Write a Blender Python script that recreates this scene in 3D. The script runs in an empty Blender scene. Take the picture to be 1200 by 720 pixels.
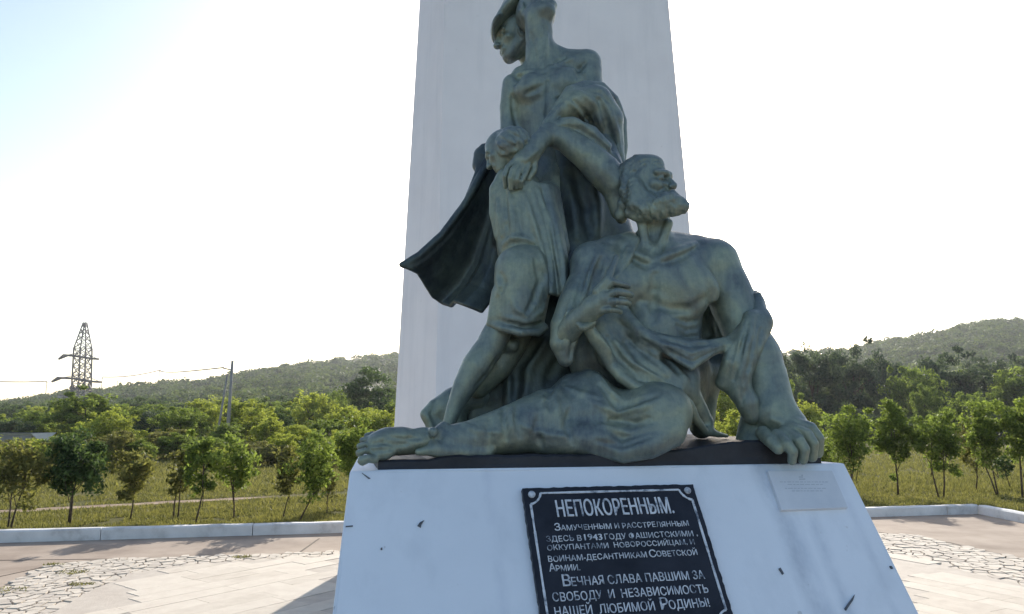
import bpy, bmesh, math, random
import numpy as np
from mathutils import Vector, Matrix, noise as mnoise

random.seed(7); RNG = np.random.default_rng(7)
S = bpy.context.scene; COL = S.collection
R = math.radians

# ------------------------------------------------------------------ camera, sky, sun, exposure
CAM_H, PITCH, FPX = 1.8, R(8.5), 866.0
cam = bpy.data.cameras.new('camera'); cam.sensor_width = 36; cam.lens = 36 * FPX / 1200
cam.clip_end = 4000; cam.clip_start = .05
co = bpy.data.objects.new('camera', cam); COL.objects.link(co)
co.location = (0, 0, CAM_H); co.rotation_euler = (R(90) + PITCH, 0, 0); S.camera = co
SUN_AZ, SUN_EL = R(8.0), R(23)
w = bpy.data.worlds.new('World'); S.world = w; w.use_nodes = True
nt = w.node_tree; bg = nt.nodes['Background']
sky = nt.nodes.new('ShaderNodeTexSky'); sky.sky_type = 'NISHITA'; sky.sun_disc = False
sky.sun_elevation = SUN_EL; sky.sun_rotation = SUN_AZ; sky.air_density = 1.0; sky.dust_density = 1.4; sky.ozone_density = 1.0
sky.altitude = 50
nt.links.new(sky.outputs[0], bg.inputs[0]); bg.inputs[1].default_value = 0.12
sl = bpy.data.lights.new('sun', 'SUN'); sl.energy = 4.0; sl.angle = R(.5); sl.color = (1, .94, .84)
so = bpy.data.objects.new('sun', sl); COL.objects.link(so)
sd = Vector((math.sin(SUN_AZ) * math.cos(SUN_EL), math.cos(SUN_AZ) * math.cos(SUN_EL), math.sin(SUN_EL)))
so.rotation_euler = sd.to_track_quat('Z', 'Y').to_euler(); so.location = (3, 20, 30)
S.view_settings.view_transform = 'Standard'; S.view_settings.look = 'None'
S.view_settings.exposure = 0.95; S.view_settings.gamma = 1

# ------------------------------------------------------------------ helpers
def P(px, py, Y):
    """world point seen at photo position (px, py) when it stands Y metres ahead"""
    dx = (px - 600) / FPX; dy = (360 - py) / FPX
    yc = math.cos(PITCH) - dy * math.sin(PITCH); z = math.sin(PITCH) + dy * math.cos(PITCH)
    return Vector((dx * Y / yc, Y, CAM_H + z * Y / yc))
def G(px, py, z=0.0):
    """ground point at photo position"""
    dx = (px - 600) / FPX; dy = (360 - py) / FPX
    yc = math.cos(PITCH) - dy * math.sin(PITCH); zz = math.sin(PITCH) + dy * math.cos(PITCH)
    t = (z - CAM_H) / zz
    return Vector((dx * t, yc * t, z))

def tag(o, label=None, cat=None, group=None, kind=None):
    if label: o['label'] = label
    if cat: o['category'] = cat
    if group: o['group'] = group
    if kind: o['kind'] = kind
    return o
def empty(name, loc=(0, 0, 0), rz=0):
    o = bpy.data.objects.new(name, None); COL.objects.link(o); o.location = loc; o.rotation_euler = (0, 0, rz)
    o.empty_display_size = .2
    return o
def link(name, me, mat=None, parent=None):
    o = bpy.data.objects.new(name, me); COL.objects.link(o)
    if mat is not None and len(me.materials) == 0: me.materials.append(mat)
    if parent is not None: o.parent = parent
    return o
def mesh_np(name, verts, faces_flat, loop_tot, smooth=False):
    """fast mesh from numpy: faces_flat = vertex index list, loop_tot = verts per face"""
    me = bpy.data.meshes.new(name)
    verts = np.asarray(verts, np.float32); ff = np.asarray(faces_flat, np.int32); lt = np.asarray(loop_tot, np.int32)
    me.vertices.add(len(verts)); me.vertices.foreach_set('co', verts.ravel())
    me.loops.add(len(ff)); me.loops.foreach_set('vertex_index', ff)
    me.polygons.add(len(lt)); ls = np.zeros(len(lt), np.int32); ls[1:] = np.cumsum(lt)[:-1]
    me.polygons.foreach_set('loop_start', ls)
    me.update(calc_edges=True)
    me.polygons.foreach_set('use_smooth', np.full(len(lt), smooth))
    return me
class MB:
    """collects simple solids into one mesh"""
    def __init__(s): s.v = []; s.f = []
    def prism(s, bottom, top):
        n = len(bottom); b = len(s.v); s.v += [tuple(p) for p in bottom] + [tuple(p) for p in top]
        s.f.append(tuple(range(b + n - 1, b - 1, -1))); s.f.append(tuple(range(b + n, b + 2 * n)))
        for i in range(n):
            j = (i + 1) % n; s.f.append((b + i, b + j, b + n + j, b + n + i))
        return s
    def box(s, x0, y0, z0, x1, y1, z1):
        return s.prism([(x0, y0, z0), (x1, y0, z0), (x1, y1, z0), (x0, y1, z0)], [(x0, y0, z1), (x1, y0, z1), (x1, y1, z1), (x0, y1, z1)])
    def tube(s, pts, rad, n=8):
        pts = [Vector(p) for p in pts]; b = len(s.v); m = len(pts)
        for i, p in enumerate(pts):
            d = (pts[min(i + 1, m - 1)] - pts[max(i - 1, 0)]).normalized()
            a = d.orthogonal().normalized() if i == 0 else (a - d * a.dot(d)).normalized()
            c = d.cross(a); r = rad[i] if isinstance(rad, (list, tuple)) else rad
            for k in range(n):
                t = 2 * math.pi * k / n; s.v.append(tuple(p + (a * math.cos(t) + c * math.sin(t)) * r))
        for i in range(m - 1):
            for k in range(n):
                k2 = (k + 1) % n; s.f.append((b + i * n + k, b + i * n + k2, b + (i + 1) * n + k2, b + (i + 1) * n + k))
        s.f.append(tuple(b + k for k in range(n - 1, -1, -1))); s.f.append(tuple(b + (m - 1) * n + k for k in range(n)))
        return s
    def mesh(s, name, bevel=0, smooth=False):
        me = bpy.data.meshes.new(name); me.from_pydata(s.v, [], s.f); me.update()
        bm = bmesh.new(); bm.from_mesh(me); bmesh.ops.recalc_face_normals(bm, faces=bm.faces)
        if bevel: bmesh.ops.bevel(bm, geom=list(bm.edges), offset=bevel, segments=2, affect='EDGES', profile=.5)
        bm.to_mesh(me); bm.free()
        for p in me.polygons: p.use_smooth = smooth
        return me
    def build(s, name, mat, parent=None, bevel=0, smooth=False):
        return link(name, s.mesh(name, bevel, smooth), mat, parent)

# ------------------------------------------------------------------ materials
def newmat(name):
    m = bpy.data.materials.new(name); m.use_nodes = True; n = m.node_tree
    return m, n, n.nodes['Principled BSDF']
def nn(n, t, **kw):
    x = n.nodes.new(t)
    for k, v in kw.items(): setattr(x, k, v)
    return x
def ramp(n, fac, stops):
    r = n.nodes.new('ShaderNodeValToRGB'); e = r.color_ramp.elements
    while len(e) > 1: e.remove(e[-1])
    e[0].position = stops[0][0]; e[0].color = (*stops[0][1], 1)
    for p, c in stops[1:]:
        x = e.new(p); x.color = (*c, 1)
    n.links.new(fac, r.inputs[0]); return r.outputs[0]
def noise_tex(n, scale, detail=6, rough=.6, vec=None, dist=0):
    x = n.nodes.new('ShaderNodeTexNoise'); x.inputs['Scale'].default_value = scale; x.inputs['Detail'].default_value = detail
    x.inputs['Roughness'].default_value = rough; x.inputs['Distortion'].default_value = dist
    if vec is not None: n.links.new(vec, x.inputs['Vector'])
    return x.outputs['Fac']
def coords(n, scale=(1, 1, 1), rot=(0, 0, 0), kind='Object'):
    t = n.nodes.new('ShaderNodeTexCoord'); m = n.nodes.new('ShaderNodeMapping')
    m.inputs['Scale'].default_value = scale; m.inputs['Rotation'].default_value = rot
    n.links.new(t.outputs[kind], m.inputs[0]); return m.outputs[0]
def mix(n, a, b, fac, mode='MIX'):
    x = n.nodes.new('ShaderNodeMixRGB'); x.blend_type = mode
    for s, v in ((x.inputs[0], fac), (x.inputs[1], a), (x.inputs[2], b)):
        if hasattr(v, 'links'): n.links.new(v, s)
        elif isinstance(v, (int, float)): s.default_value = v
        else: s.default_value = (*v, 1)
    return x.outputs[0]
def bump(n, b, h, strength=.3, dist=.01):
    x = n.nodes.new('ShaderNodeBump'); x.inputs['Strength'].default_value = strength; x.inputs['Distance'].default_value = dist
    n.links.new(h, x.inputs['Height']); n.links.new(x.outputs[0], b.inputs['Normal'])
def simple(name, stops, scale=3, rough=.8, bs=.3, bd=.005, spec=.3, detail=8, sc=(1, 1, 1), kind='Object', metal=0):
    m, n, b = newmat(name); v = coords(n, sc, kind=kind)
    f = noise_tex(n, scale, detail, .62, v); c = ramp(n, f, stops)
    n.links.new(c, b.inputs['Base Color']); b.inputs['Roughness'].default_value = rough
    b.inputs['Specular IOR Level'].default_value = spec; b.inputs['Metallic'].default_value = metal
    if bs: bump(n, b, noise_tex(n, scale * 6, 6, .65, v), bs, bd)
    return m
M = {}
def bronze(name='patinated_bronze', k=1.08, tint=(1.03, .985, 1.0)):
    m, n, b = newmat(name); v = coords(n)
    big = noise_tex(n, 3.2, 8, .6, v, .6); fine = noise_tex(n, 26, 8, .7, v)
    vs = coords(n, (9, 9, 1.3)); streak = noise_tex(n, 3, 6, .65, vs)
    c1 = ramp(n, big, [(.30, (.080, .100, .118)), (.46, (.155, .200, .188)), (.60, (.250, .300, .225)), (.76, (.140, .185, .192))])
    c2 = ramp(n, streak, [(.36, (.070, .085, .100)), (.50, (.195, .245, .215)), (.66, (.31, .36, .255))])
    c = mix(n, c1, c2, .22)
    c3 = ramp(n, fine, [(.3, (.55, .6, .62)), (.55, (1, 1, 1)), (.75, (1.25, 1.22, 1.1))])
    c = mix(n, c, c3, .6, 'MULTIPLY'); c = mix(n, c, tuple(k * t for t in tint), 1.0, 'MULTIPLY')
    n.links.new(c, b.inputs['Base Color']); b.inputs['Metallic'].default_value = .42
    n.links.new(ramp(n, fine, [(.3, (.36,) * 3), (.7, (.56,) * 3)]), b.inputs['Roughness'])
    h = mix(n, fine, noise_tex(n, 75, 5, .75, v, .8), .5)
    bump(n, b, h, .55, .007)
    return m
M['bronze'] = bronze(); M['shade_bronze'] = bronze('bronze_with_painted_shade', .42, (.95, .97, 1.08))  # second bronze is darkened to paint in the shade on cape and long coat
def whitewash(name, base, dark, streaks):
    m, n, b = newmat(name); v = coords(n)
    f = noise_tex(n, 1.6, 9, .6, v); c = ramp(n, f, [(.3, dark), (.6, base)])
    vs = coords(n, (5, 5, .35)); st = noise_tex(n, 1.2, 7, .6, vs)
    c = mix(n, c, ramp(n, st, [(.50, (1, 1, 1)), (.66, (.72, .74, .76))]), streaks, 'MULTIPLY')
    sp = noise_tex(n, 22, 3, .5, v); c = mix(n, c, ramp(n, sp, [(.22, (.6, .58, .55)), (.27, (1, 1, 1))]), .6, 'MULTIPLY')
    n.links.new(c, b.inputs['Base Color']); b.inputs['Roughness'].default_value = .62
    bump(n, b, noise_tex(n, 14, 8, .65, v), .22, .006)
    return m
M['white_paint'] = whitewash('whitewashed_render', (.78, .82, .88), (.73, .77, .83), .25)
M['obelisk'] = whitewash('obelisk_render', (.87, .825, .82), (.81, .765, .765), .2)
M['kerb'] = simple('whitewashed_kerb', [(.3, (.40, .38, .36)), (.48, (.66, .645, .63)), (.7, (.78, .765, .75))], 2.2, .8)
M['black_slab'] = simple('black_painted_slab', [(.3, (.012, .013, .018)), (.7, (.035, .037, .046))], 6, .5, .4)
M['plaque'] = simple('black_plaque', [(.3, (.010, .012, .018)), (.7, (.026, .029, .040))], 9, .38, .15)
M['letters'] = simple('white_lettering_paint', [(.36, (.14, .16, .20)), (.47, (.50, .53, .58)), (.6, (.68, .70, .74))], 26, .6, 0)
M['tablet'] = simple('pale_stone_tablet', [(.3, (.58, .61, .66)), (.7, (.70, .72, .76))], 5, .45, .1)
M['tablet_print'] = simple('grey_print', [(.3, (.42, .45, .50)), (.7, (.50, .53, .58))], 5, .5, 0)
M['concrete'] = simple('warm_concrete', [(.25, (.21, .155, .115)), (.45, (.31, .24, .185)), (.6, (.38, .30, .235)), (.8, (.42, .345, .275))], 1.1, .9, .3, .01)
M['joint'] = simple('dark_mortar', [(.3, (.10, .08, .06)), (.7, (.20, .16, .125))], 5, .95, .5)
for i, (a, c) in enumerate((((.50, .43, .35), (.60, .53, .44)), ((.56, .485, .40), (.64, .57, .475)), ((.44, .375, .31), (.54, .475, .40)))):
    M['stone%d' % i] = simple('pale_paving_stone', [(.3, a), (.7, c)], 7, .85, .5, .008)
M['chip'] = simple('chipped_render', [(.3, (.06, .07, .08)), (.7, (.16, .17, .19))], 30, .9)
M['steel'] = simple('weathered_steel', [(.3, (.02, .02, .024)), (.7, (.045, .045, .05))], 3, .6, 0)
M['pole'] = simple('weathered_concrete_pole', [(.3, (.22, .21, .20)), (.7, (.33, .31, .29))], 3, .85)
M['bark'] = simple('grey_brown_bark', [(.3, (.045, .032, .025)), (.7, (.11, .085, .065))], 14, .9, .8, .01)
M['hut'] = simple('pale_roofing', [(.3, (.6, .6, .58)), (.7, (.75, .75, .72))], 3, .7)
def leafmat(name, c0, c1, trans=.45):
    m, n, b = newmat(name); v = coords(n); oi = n.nodes.new('ShaderNodeObjectInfo'); gi = n.nodes.new('ShaderNodeNewGeometry')
    f = noise_tex(n, .05 if name.startswith('hill') else 1.1, 5, .7, coords(n, kind='Object'))
    a = n.nodes.new('ShaderNodeMath'); a.operation = 'ADD'; n.links.new(f, a.inputs[0])
    s = n.nodes.new('ShaderNodeMath'); s.operation = 'MULTIPLY_ADD'; n.links.new(gi.outputs['Random Per Island'], s.inputs[0])
    s.inputs[1].default_value = .22 if name.startswith('hill') else .45; s.inputs[2].default_value = -.11 if name.startswith('hill') else -.22; n.links.new(s.outputs[0], a.inputs[1])
    c = ramp(n, a.outputs[0], [(.25, c0), (.72, c1)])
    n.links.new(c, b.inputs['Base Color']); b.inputs['Roughness'].default_value = .65; b.inputs['Specular IOR Level'].default_value = .03 if name.startswith('hill') else .15
    t = n.nodes.new('ShaderNodeBsdfTranslucent'); tc = mix(n, c, (1.0, 1.0, .45), 1.0, 'MULTIPLY')
    br = n.nodes.new('ShaderNodeBrightContrast'); n.links.new(tc, br.inputs[0]); br.inputs[1].default_value = .02
    n.links.new(br.outputs[0], t.inputs[0]); ms = n.nodes.new('ShaderNodeMixShader'); ms.inputs[0].default_value = trans
    n.links.new(b.outputs[0], ms.inputs[1]); n.links.new(t.outputs[0], ms.inputs[2])
    n.links.new(ms.outputs[0], n.nodes['Material Output'].inputs[0])
    return m
M['leaf_dark'] = leafmat('dark_green_leaves', (.030, .058, .024), (.105, .165, .055), .42)
M['leaf_mid'] = leafmat('mid_green_leaves', (.080, .120, .028), (.240, .310, .075), .55)
M['leaf_bright'] = leafmat('yellow_green_leaves', (.170, .210, .035), (.42, .46, .10), .58)
M['leaf_rust'] = leafmat('olive_brown_leaves', (.095, .098, .035), (.27, .265, .095), .5)
M['leaf_blue'] = leafmat('blue_green_leaves', (.035, .060, .044), (.095, .135, .078), .35)
M['hill_leaf'] = leafmat('hillside_leaves', (.024, .050, .020), (.190, .240, .060), .25)
def groundmat():
    m, n, b = newmat('dry_grass_ground'); v = coords(n)
    f = noise_tex(n, .35, 10, .65, v); f2 = noise_tex(n, 3.5, 8, .7, v)
    c = ramp(n, f, [(.3, (.085, .088, .034)), (.5, (.130, .125, .055)), (.62, (.165, .140, .075)), (.75, (.19, .155, .09))])
    c2 = ramp(n, f2, [(.3, (.55, .6, .5)), (.7, (1.2, 1.15, 1.1))]); c = mix(n, c, c2, .8, 'MULTIPLY')
    n.links.new(c, b.inputs['Base Color']); b.inputs['Roughness'].default_value = .95; b.inputs['Specular IOR Level'].default_value = .02
    bump(n, b, f2, .8, .05); return m
M['ground'] = groundmat()
M['dirt'] = simple('bare_dirt', [(.3, (.22, .16, .11)), (.7, (.40, .31, .23))], 2.5, .95, .6, .02, .05)
M['hill'] = simple('dry_hill_grass', [(.3, (.09, .095, .045)), (.5, (.16, .145, .075)), (.7, (.23, .19, .12))], .03, .95, 0)
# ------------------------------------------------------------------ sculpting kit: distance field -> quads
def V3(p): return np.array(p, np.float32)
class Field:
    def __init__(s, lo, hi, h):
        s.h = h; s.lo = V3(lo); s.n = np.ceil((V3(hi) - s.lo) / h).astype(int) + 1
        s.f = np.full(tuple(s.n), .5, np.float32); s.ax = [s.lo[i] + h * np.arange(s.n[i], dtype=np.float32) for i in range(3)]
    def block(s, lo, hi):
        i0 = np.clip(np.floor((V3(lo) - s.lo) / s.h).astype(int), 0, s.n); i1 = np.clip(np.ceil((V3(hi) - s.lo) / s.h).astype(int) + 1, 0, s.n)
        if (i1 <= i0).any(): return None, None
        sl = tuple(slice(a, b) for a, b in zip(i0, i1))
        return sl, (s.ax[0][sl[0]][:, None, None], s.ax[1][sl[1]][None, :, None], s.ax[2][sl[2]][None, None, :])
    def put(s, sl, d, k, sub=False):
        a = s.f[sl]
        if sub:
            d = -d; h = np.maximum(k - np.abs(a - d), 0) / k; s.f[sl] = np.maximum(a, d) + h * h * k * .25
        else:
            h = np.maximum(k - np.abs(a - d), 0) / k; s.f[sl] = np.minimum(a, d) - h * h * k * .25
    @staticmethod
    def dcone(X, a, b, ra, rb):
        ba = b - a; L = float(ba @ ba) + 1e-9
        px, py, pz = X[0] - a[0], X[1] - a[1], X[2] - a[2]
        t = np.clip((px * ba[0] + py * ba[1] + pz * ba[2]) / L, 0, 1)
        return np.sqrt((px - t * ba[0]) ** 2 + (py - t * ba[1]) ** 2 + (pz - t * ba[2]) ** 2) - (ra + (rb - ra) * t)
    def cone(s, a, b, ra, rb, k=.03, sub=False, disp=None):
        a, b = V3(a), V3(b); m = max(ra, rb) + k + 3 * s.h
        sl, X = s.block(np.minimum(a, b) - m, np.maximum(a, b) + m)
        if sl is None: return
        d = s.dcone(X, a, b, ra, rb)
        if disp: d = d + disp(X)
        s.put(sl, d, k, sub)
    def chainw(s, pts, k=.03, sub=False, disp=None):
        """tapered limb through [(point, radius), ...], blended as ONE shape"""
        ps = [V3(p) for p, _ in pts]; rs = [r for _, r in pts]; m = max(rs) + k + 3 * s.h
        sl, X = s.block(np.min(ps, 0) - m, np.max(ps, 0) + m)
        if sl is None: return
        d = None
        for i in range(len(ps) - 1):
            e = s.dcone(X, ps[i], ps[i + 1], rs[i], rs[i + 1]); d = e if d is None else np.minimum(d, e)
        if disp: d = d + disp(X)
        s.put(sl, d, k, sub)
    def ell(s, c, r, rot=None, k=.03, sub=False, disp=None):
        c, r = V3(c), V3(r); m = max(r) + k + 3 * s.h
        sl, X = s.block(c - m, c + m)
        if sl is None: return
        x, y, z = X[0] - c[0], X[1] - c[1], X[2] - c[2]
        if rot is not None:
            q = np.array(rot, np.float32)   # rows = local axes in world
            x, y, z = (q[0, 0] * x + q[0, 1] * y + q[0, 2] * z, q[1, 0] * x + q[1, 1] * y + q[1, 2] * z, q[2, 0] * x + q[2, 1] * y + q[2, 2] * z)
        k0 = np.sqrt((x / r[0]) ** 2 + (y / r[1]) ** 2 + (z / r[2]) ** 2); k1 = np.sqrt((x / r[0] ** 2) ** 2 + (y / r[1] ** 2) ** 2 + (z / r[2] ** 2) ** 2) + 1e-6
        d = k0 * (k0 - 1) / k1
        if disp: d = d + disp(X)
        s.put(sl, d, k, sub)
    def sheet(s, grid, rad, k=.02, sub=False):
        """cloth: a grid of points (n, m, 3) given thickness"""
        g = np.asarray(grid, np.float32).reshape(-1, 3); m = rad + k + 3 * s.h
        sl, X = s.block(g.min(0) - m, g.max(0) + m)
        if sl is None: return
        T = np.full(s.f[sl].shape, .5, np.float32); o = np.array([x.ravel()[0] for x in X]); w_ = rad + 4 * s.h + k; sh = T.shape
        xs = [x.ravel() for x in X]
        for p in g:
            a = np.maximum(((p - w_ - o) / s.h).astype(int), 0); b = np.minimum(((p + w_ - o) / s.h).astype(int) + 2, sh)
            if (b <= a).any(): continue
            q = (slice(a[0], b[0]), slice(a[1], b[1]), slice(a[2], b[2]))
            dd = (xs[0][q[0]][:, None, None] - p[0]) ** 2 + (xs[1][q[1]][None, :, None] - p[1]) ** 2 + (xs[2][q[2]][None, None, :] - p[2]) ** 2
            T[q] = np.minimum(T[q], np.sqrt(dd) - rad)
        s.put(sl, T, k, sub)
    def hit(s, px, py, y0=None, y1=None):
        """depth at which the line of sight through (px, py) meets the surface"""
        ys = np.arange(s.ax[1][0] if y0 is None else y0, s.ax[1][-1] if y1 is None else y1, s.h * .5)
        a = np.array(P(px, py, 1.0)) - np.array((0, 0, CAM_H)); pt = ys[:, None] * a[None] + np.array((0, 0, CAM_H))
        i = np.round((pt - s.lo) / s.h).astype(int); ok = ((i >= 0) & (i < s.n)).all(1)
        v = np.full(len(ys), 1.0); j = i[ok]; v[ok] = s.f[j[:, 0], j[:, 1], j[:, 2]]
        w_ = np.where(v < 0)[0]
        return float(ys[w_[0]]) if len(w_) else None
    def noise(s, amp, wl, seed=0, n=9):
        r = np.random.default_rng(seed); X = (s.ax[0][:, None, None], s.ax[1][None, :, None], s.ax[2][None, None, :])
        for i in range(n):
            d = r.normal(size=3); d /= np.linalg.norm(d); w_ = wl * (.55 + r.random()); kk = d * 2 * math.pi / w_; ph = r.random() * 6.28
            # sin of a separable sum keeps this cheap
            A = kk[0] * X[0] + ph; B = kk[1] * X[1]; Cc = kk[2] * X[2]
            sAB = np.sin(A + B); cAB = np.cos(A + B)
            s.f += (amp / n ** .5) * (sAB * np.cos(Cc) + cAB * np.sin(Cc))
    def mesh(s, name):
        f = s.f; b = (f < 0); n = f.shape
        cnt = np.zeros((n[0] - 1, n[1] - 1, n[2] - 1), np.int8)
        for i in (0, 1):
            for j in (0, 1):
                for k in (0, 1): cnt += b[i:n[0] - 1 + i, j:n[1] - 1 + j, k:n[2] - 1 + k]
        act = (cnt > 0) & (cnt < 8); ijk = np.argwhere(act); N = len(ijk)
        idx = np.full(act.shape, -1, np.int32); idx[act] = np.arange(N)
        cv = np.zeros((N, 8), np.float32); cor = [(i, j, k) for i in (0, 1) for j in (0, 1) for k in (0, 1)]
        for q, (i, j, k) in enumerate(cor): cv[:, q] = f[ijk[:, 0] + i, ijk[:, 1] + j, ijk[:, 2] + k]
        acc = np.zeros((N, 3), np.float32); c = np.zeros((N, 1), np.float32)
        for q in range(8):
            for r in range(q + 1, 8):
                dq = np.array(cor[r]) - np.array(cor[q])
                if np.abs(dq).sum() != 1: continue
                a, e = cv[:, q], cv[:, r]; m = (a < 0) != (e < 0); t = np.where(m, a / np.where(m, a - e, 1), 0)
                acc += np.where(m[:, None], np.array(cor[q])[None] + t[:, None] * dq[None], 0); c += m[:, None]
        vs = s.lo + (ijk + acc / np.maximum(c, 1)) * s.h
        quads = []
        for axis in range(3):
            u, v_ = [(1, 2), (2, 0), (0, 1)][axis]
            a = b; sl1 = [slice(None)] * 3; sl2 = [slice(None)] * 3; sl1[axis] = slice(0, -1); sl2[axis] = slice(1, None)
            ch = b[tuple(sl1)] != b[tuple(sl2)]; e = np.argwhere(ch)
            ok = (e[:, u] > 0) & (e[:, v_] > 0) & (e[:, u] < n[u] - 1) & (e[:, v_] < n[v_] - 1); e = e[ok]
            ins = b[e[:, 0], e[:, 1], e[:, 2]]
            def g(du, dv):
                q = e.copy(); q[:, u] -= du; q[:, v_] -= dv; return idx[q[:, 0], q[:, 1], q[:, 2]]
            Q = np.stack([g(1, 1), g(0, 1), g(0, 0), g(1, 0)], 1); Q[~ins] = Q[~ins][:, ::-1]
            quads.append(Q)
        Q = np.concatenate(quads); Q = Q[(Q >= 0).all(1)]
        return mesh_np(name, vs, Q.ravel(), np.full(len(Q), 4), True)

def pw(px, py, Y): return V3(P(px, py, Y))
def rp(r, Y): return r * Y / FPX
class Sculpt(Field):
    """the same field, addressed by where things stand in the photograph plus a real depth Y; radii in photo pixels"""
    def __init__(s, x0, y0, x1, y1, Y0, Y1, h=.007):
        c = [pw(x, y, Y) for x in (x0, x1) for y in (y0, y1) for Y in (Y0, Y1)]
        super().__init__(np.min(c, 0), np.max(c, 0), h)
    def limb(s, pts, k=.03, sub=False, disp=None):
        s.chainw([(pw(x, y, Y), rp(r, Y)) for x, y, Y, r in pts], k, sub, disp)
    def blob(s, x, y, Y, rx, ry, rz, ang=0, k=.03, sub=False, disp=None, yaw=0):
        a = R(ang); q = Matrix.Rotation(-a, 3, 'Y').transposed()
        if yaw: q = q @ Matrix.Rotation(R(yaw), 3, 'Z').transposed()
        s.ell(pw(x, y, Y), (rp(rx, Y), rp(ry, Y), rp(rz, Y)), [list(r) for r in q], k, sub, disp)
    def path(s, pts, r, depth=0, n=4):
        """lay a line of photo positions on the surface; returns (point, radius) pairs"""
        out = []; last = None; P2 = []
        for i in range(len(pts) - 1):
            for j in range(n):
                t = j / n; P2.append((pts[i][0] * (1 - t) + pts[i + 1][0] * t, pts[i][1] * (1 - t) + pts[i + 1][1] * t))
        P2.append(pts[-1])
        for i, (x, y) in enumerate(P2):
            Y = s.hit(x, y)
            if Y is None: Y = last
            if Y is None: continue
            if last is not None and abs(Y - last) > .12: Y = last + max(-.03, min(.03, Y - last))
            last = Y; t = i / (len(P2) - 1); taper = .35 + .65 * math.sin(math.pi * min(1, max(0, t))) ** .5 if len(P2) > 2 else 1
            rr = rp(r, Y) * taper
            out.append((pw(x, y, Y + depth), rr))
        return out
    def ridge(s, pts, r=3, up=0., k=.02):
        q = s.path(pts, r, rp(r, 3.4) * .35 - up)
        if len(q) > 1: s.chainw(q, k)
    def groove(s, pts, r=2.5, dn=0., k=.012):
        q = s.path(pts, r, -rp(r, 3.4) * .25 + dn)
        if len(q) > 1: s.chainw(q, k, True)
    def head(s, base, face, up, H, ears=(1, -1), hair=True, mouth=True, k=.5):
        """a head with face; base = point under the chin line at neck centre, H = chin to crown in metres"""
        f = V3(face); f /= np.linalg.norm(f); u = V3(up) - (V3(up) @ f) * f; u /= np.linalg.norm(u); x = np.cross(f, u); b = V3(base)
        L = lambda p: b + H * (p[0] * x + p[1] * f + p[2] * u); rot = [x, f, u]; kk = lambda v: v * H
        s.ell(L((0, -.10, .64)), kk(V3((.325, .42, .36))), rot, kk(.1))
        s.ell(L((0, .10, .36)), kk(V3((.255, .27, .34))), rot, kk(.14))
        s.ell(L((0, .23, .10)), kk(V3((.13, .12, .10))), rot, kk(.14))
        for q in (1, -1):
            s.cone(L((.25 * q, -.08, .30)), L((.09 * q, .22, .08)), kk(.07), kk(.06), kk(.12))
            s.ell(L((.185 * q, .22, .41)), kk(V3((.085, .08, .07))), rot, kk(.08))
            s.ell(L((.135 * q, .405, .505)), kk(V3((.095, .085, .065))), rot, kk(.06), True)
            s.ell(L((.13 * q, .285, .50)), kk(V3((.062, .062, .055))), rot, kk(.012))
            s.cone(L((.06 * q, .325, .505)), L((.20 * q, .27, .50)), kk(.018), kk(.014), kk(.02), True)
            s.cone(L((.055 * q, .345, .575)), L((.22 * q, .28, .585)), kk(.045), kk(.03), kk(.05))
            s.ell(L((.055 * q, .40, .335)), kk(V3((.04, .05, .035))), rot, kk(.03))
        s.cone(L((0, .34, .55)), L((0, .445, .35)), kk(.035), kk(.052), kk(.05))
        if mouth:
            s.cone(L((-.10, .325, .225)), L((.10, .325, .225)), kk(.05), kk(.05), kk(.05))
            s.cone(L((-.07, .355, .235)), L((.07, .355, .235)), kk(.026), kk(.026), kk(.02))
            s.cone(L((-.06, .35, .18)), L((.06, .35, .18)), kk(.03), kk(.03), kk(.02))
            s.cone(L((-.11, .375, .207)), L((.11, .375, .207)), kk(.012), kk(.012), kk(.015), True)
        for q in ears:
            s.ell(L((.315 * q, -.05, .44)), kk(V3((.045, .09, .13))), rot, kk(.03)); s.ell(L((.36 * q, -.03, .45)), kk(V3((.03, .05, .08))), rot, kk(.02), True)
        return L, rot, kk
def waves(amp, kv, ph=0.):
    kx, ky, kz = kv
    return lambda X: amp * np.sin(kx * X[0] + ky * X[1] + kz * X[2] + ph)
def curly(amp, wl, seed):
    r = np.random.default_rng(seed); D = [(r.normal(size=3), r.random() * 6.3) for _ in range(5)]
    def fn(X):
        o = 0
        for d, ph in D:
            d = d / np.linalg.norm(d) * 6.283 / wl; o = o + np.sin(d[0] * X[0] + d[1] * X[1] + d[2] * X[2] + ph)
        return amp * o / 2.2
    return fn
def coons(top, right, bottom, left, n, m, bulge=None):
    """patch between four polylines of (px, py, Y): top/bottom run left->right, left/right run top->bottom"""
    def samp(pl, t):
        pl = [pw(*p) for p in pl]; d = [0]
        for a, b in zip(pl, pl[1:]): d.append(d[-1] + float(np.linalg.norm(b - a)))
        x = np.array(t) * d[-1]; A = np.array(pl); return np.stack([np.interp(x, d, A[:, i]) for i in range(3)], -1)
    u = np.linspace(0, 1, m); v = np.linspace(0, 1, n); T, B = samp(top, u), samp(bottom, u); L_, R_ = samp(left, v), samp(right, v)
    U, Vv = np.meshgrid(u, v); U = U[..., None]; Vv = Vv[..., None]
    g = (1 - Vv) * T[None] + Vv * B[None] + (1 - U) * L_[:, None] + U * R_[:, None] - ((1 - U) * (1 - Vv) * T[0] + U * (1 - Vv) * T[-1] + (1 - U) * Vv * B[0] + U * Vv * B[-1])
    if bulge is not None: g[..., 1] += bulge(U[..., 0], Vv[..., 0])
    return g
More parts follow.
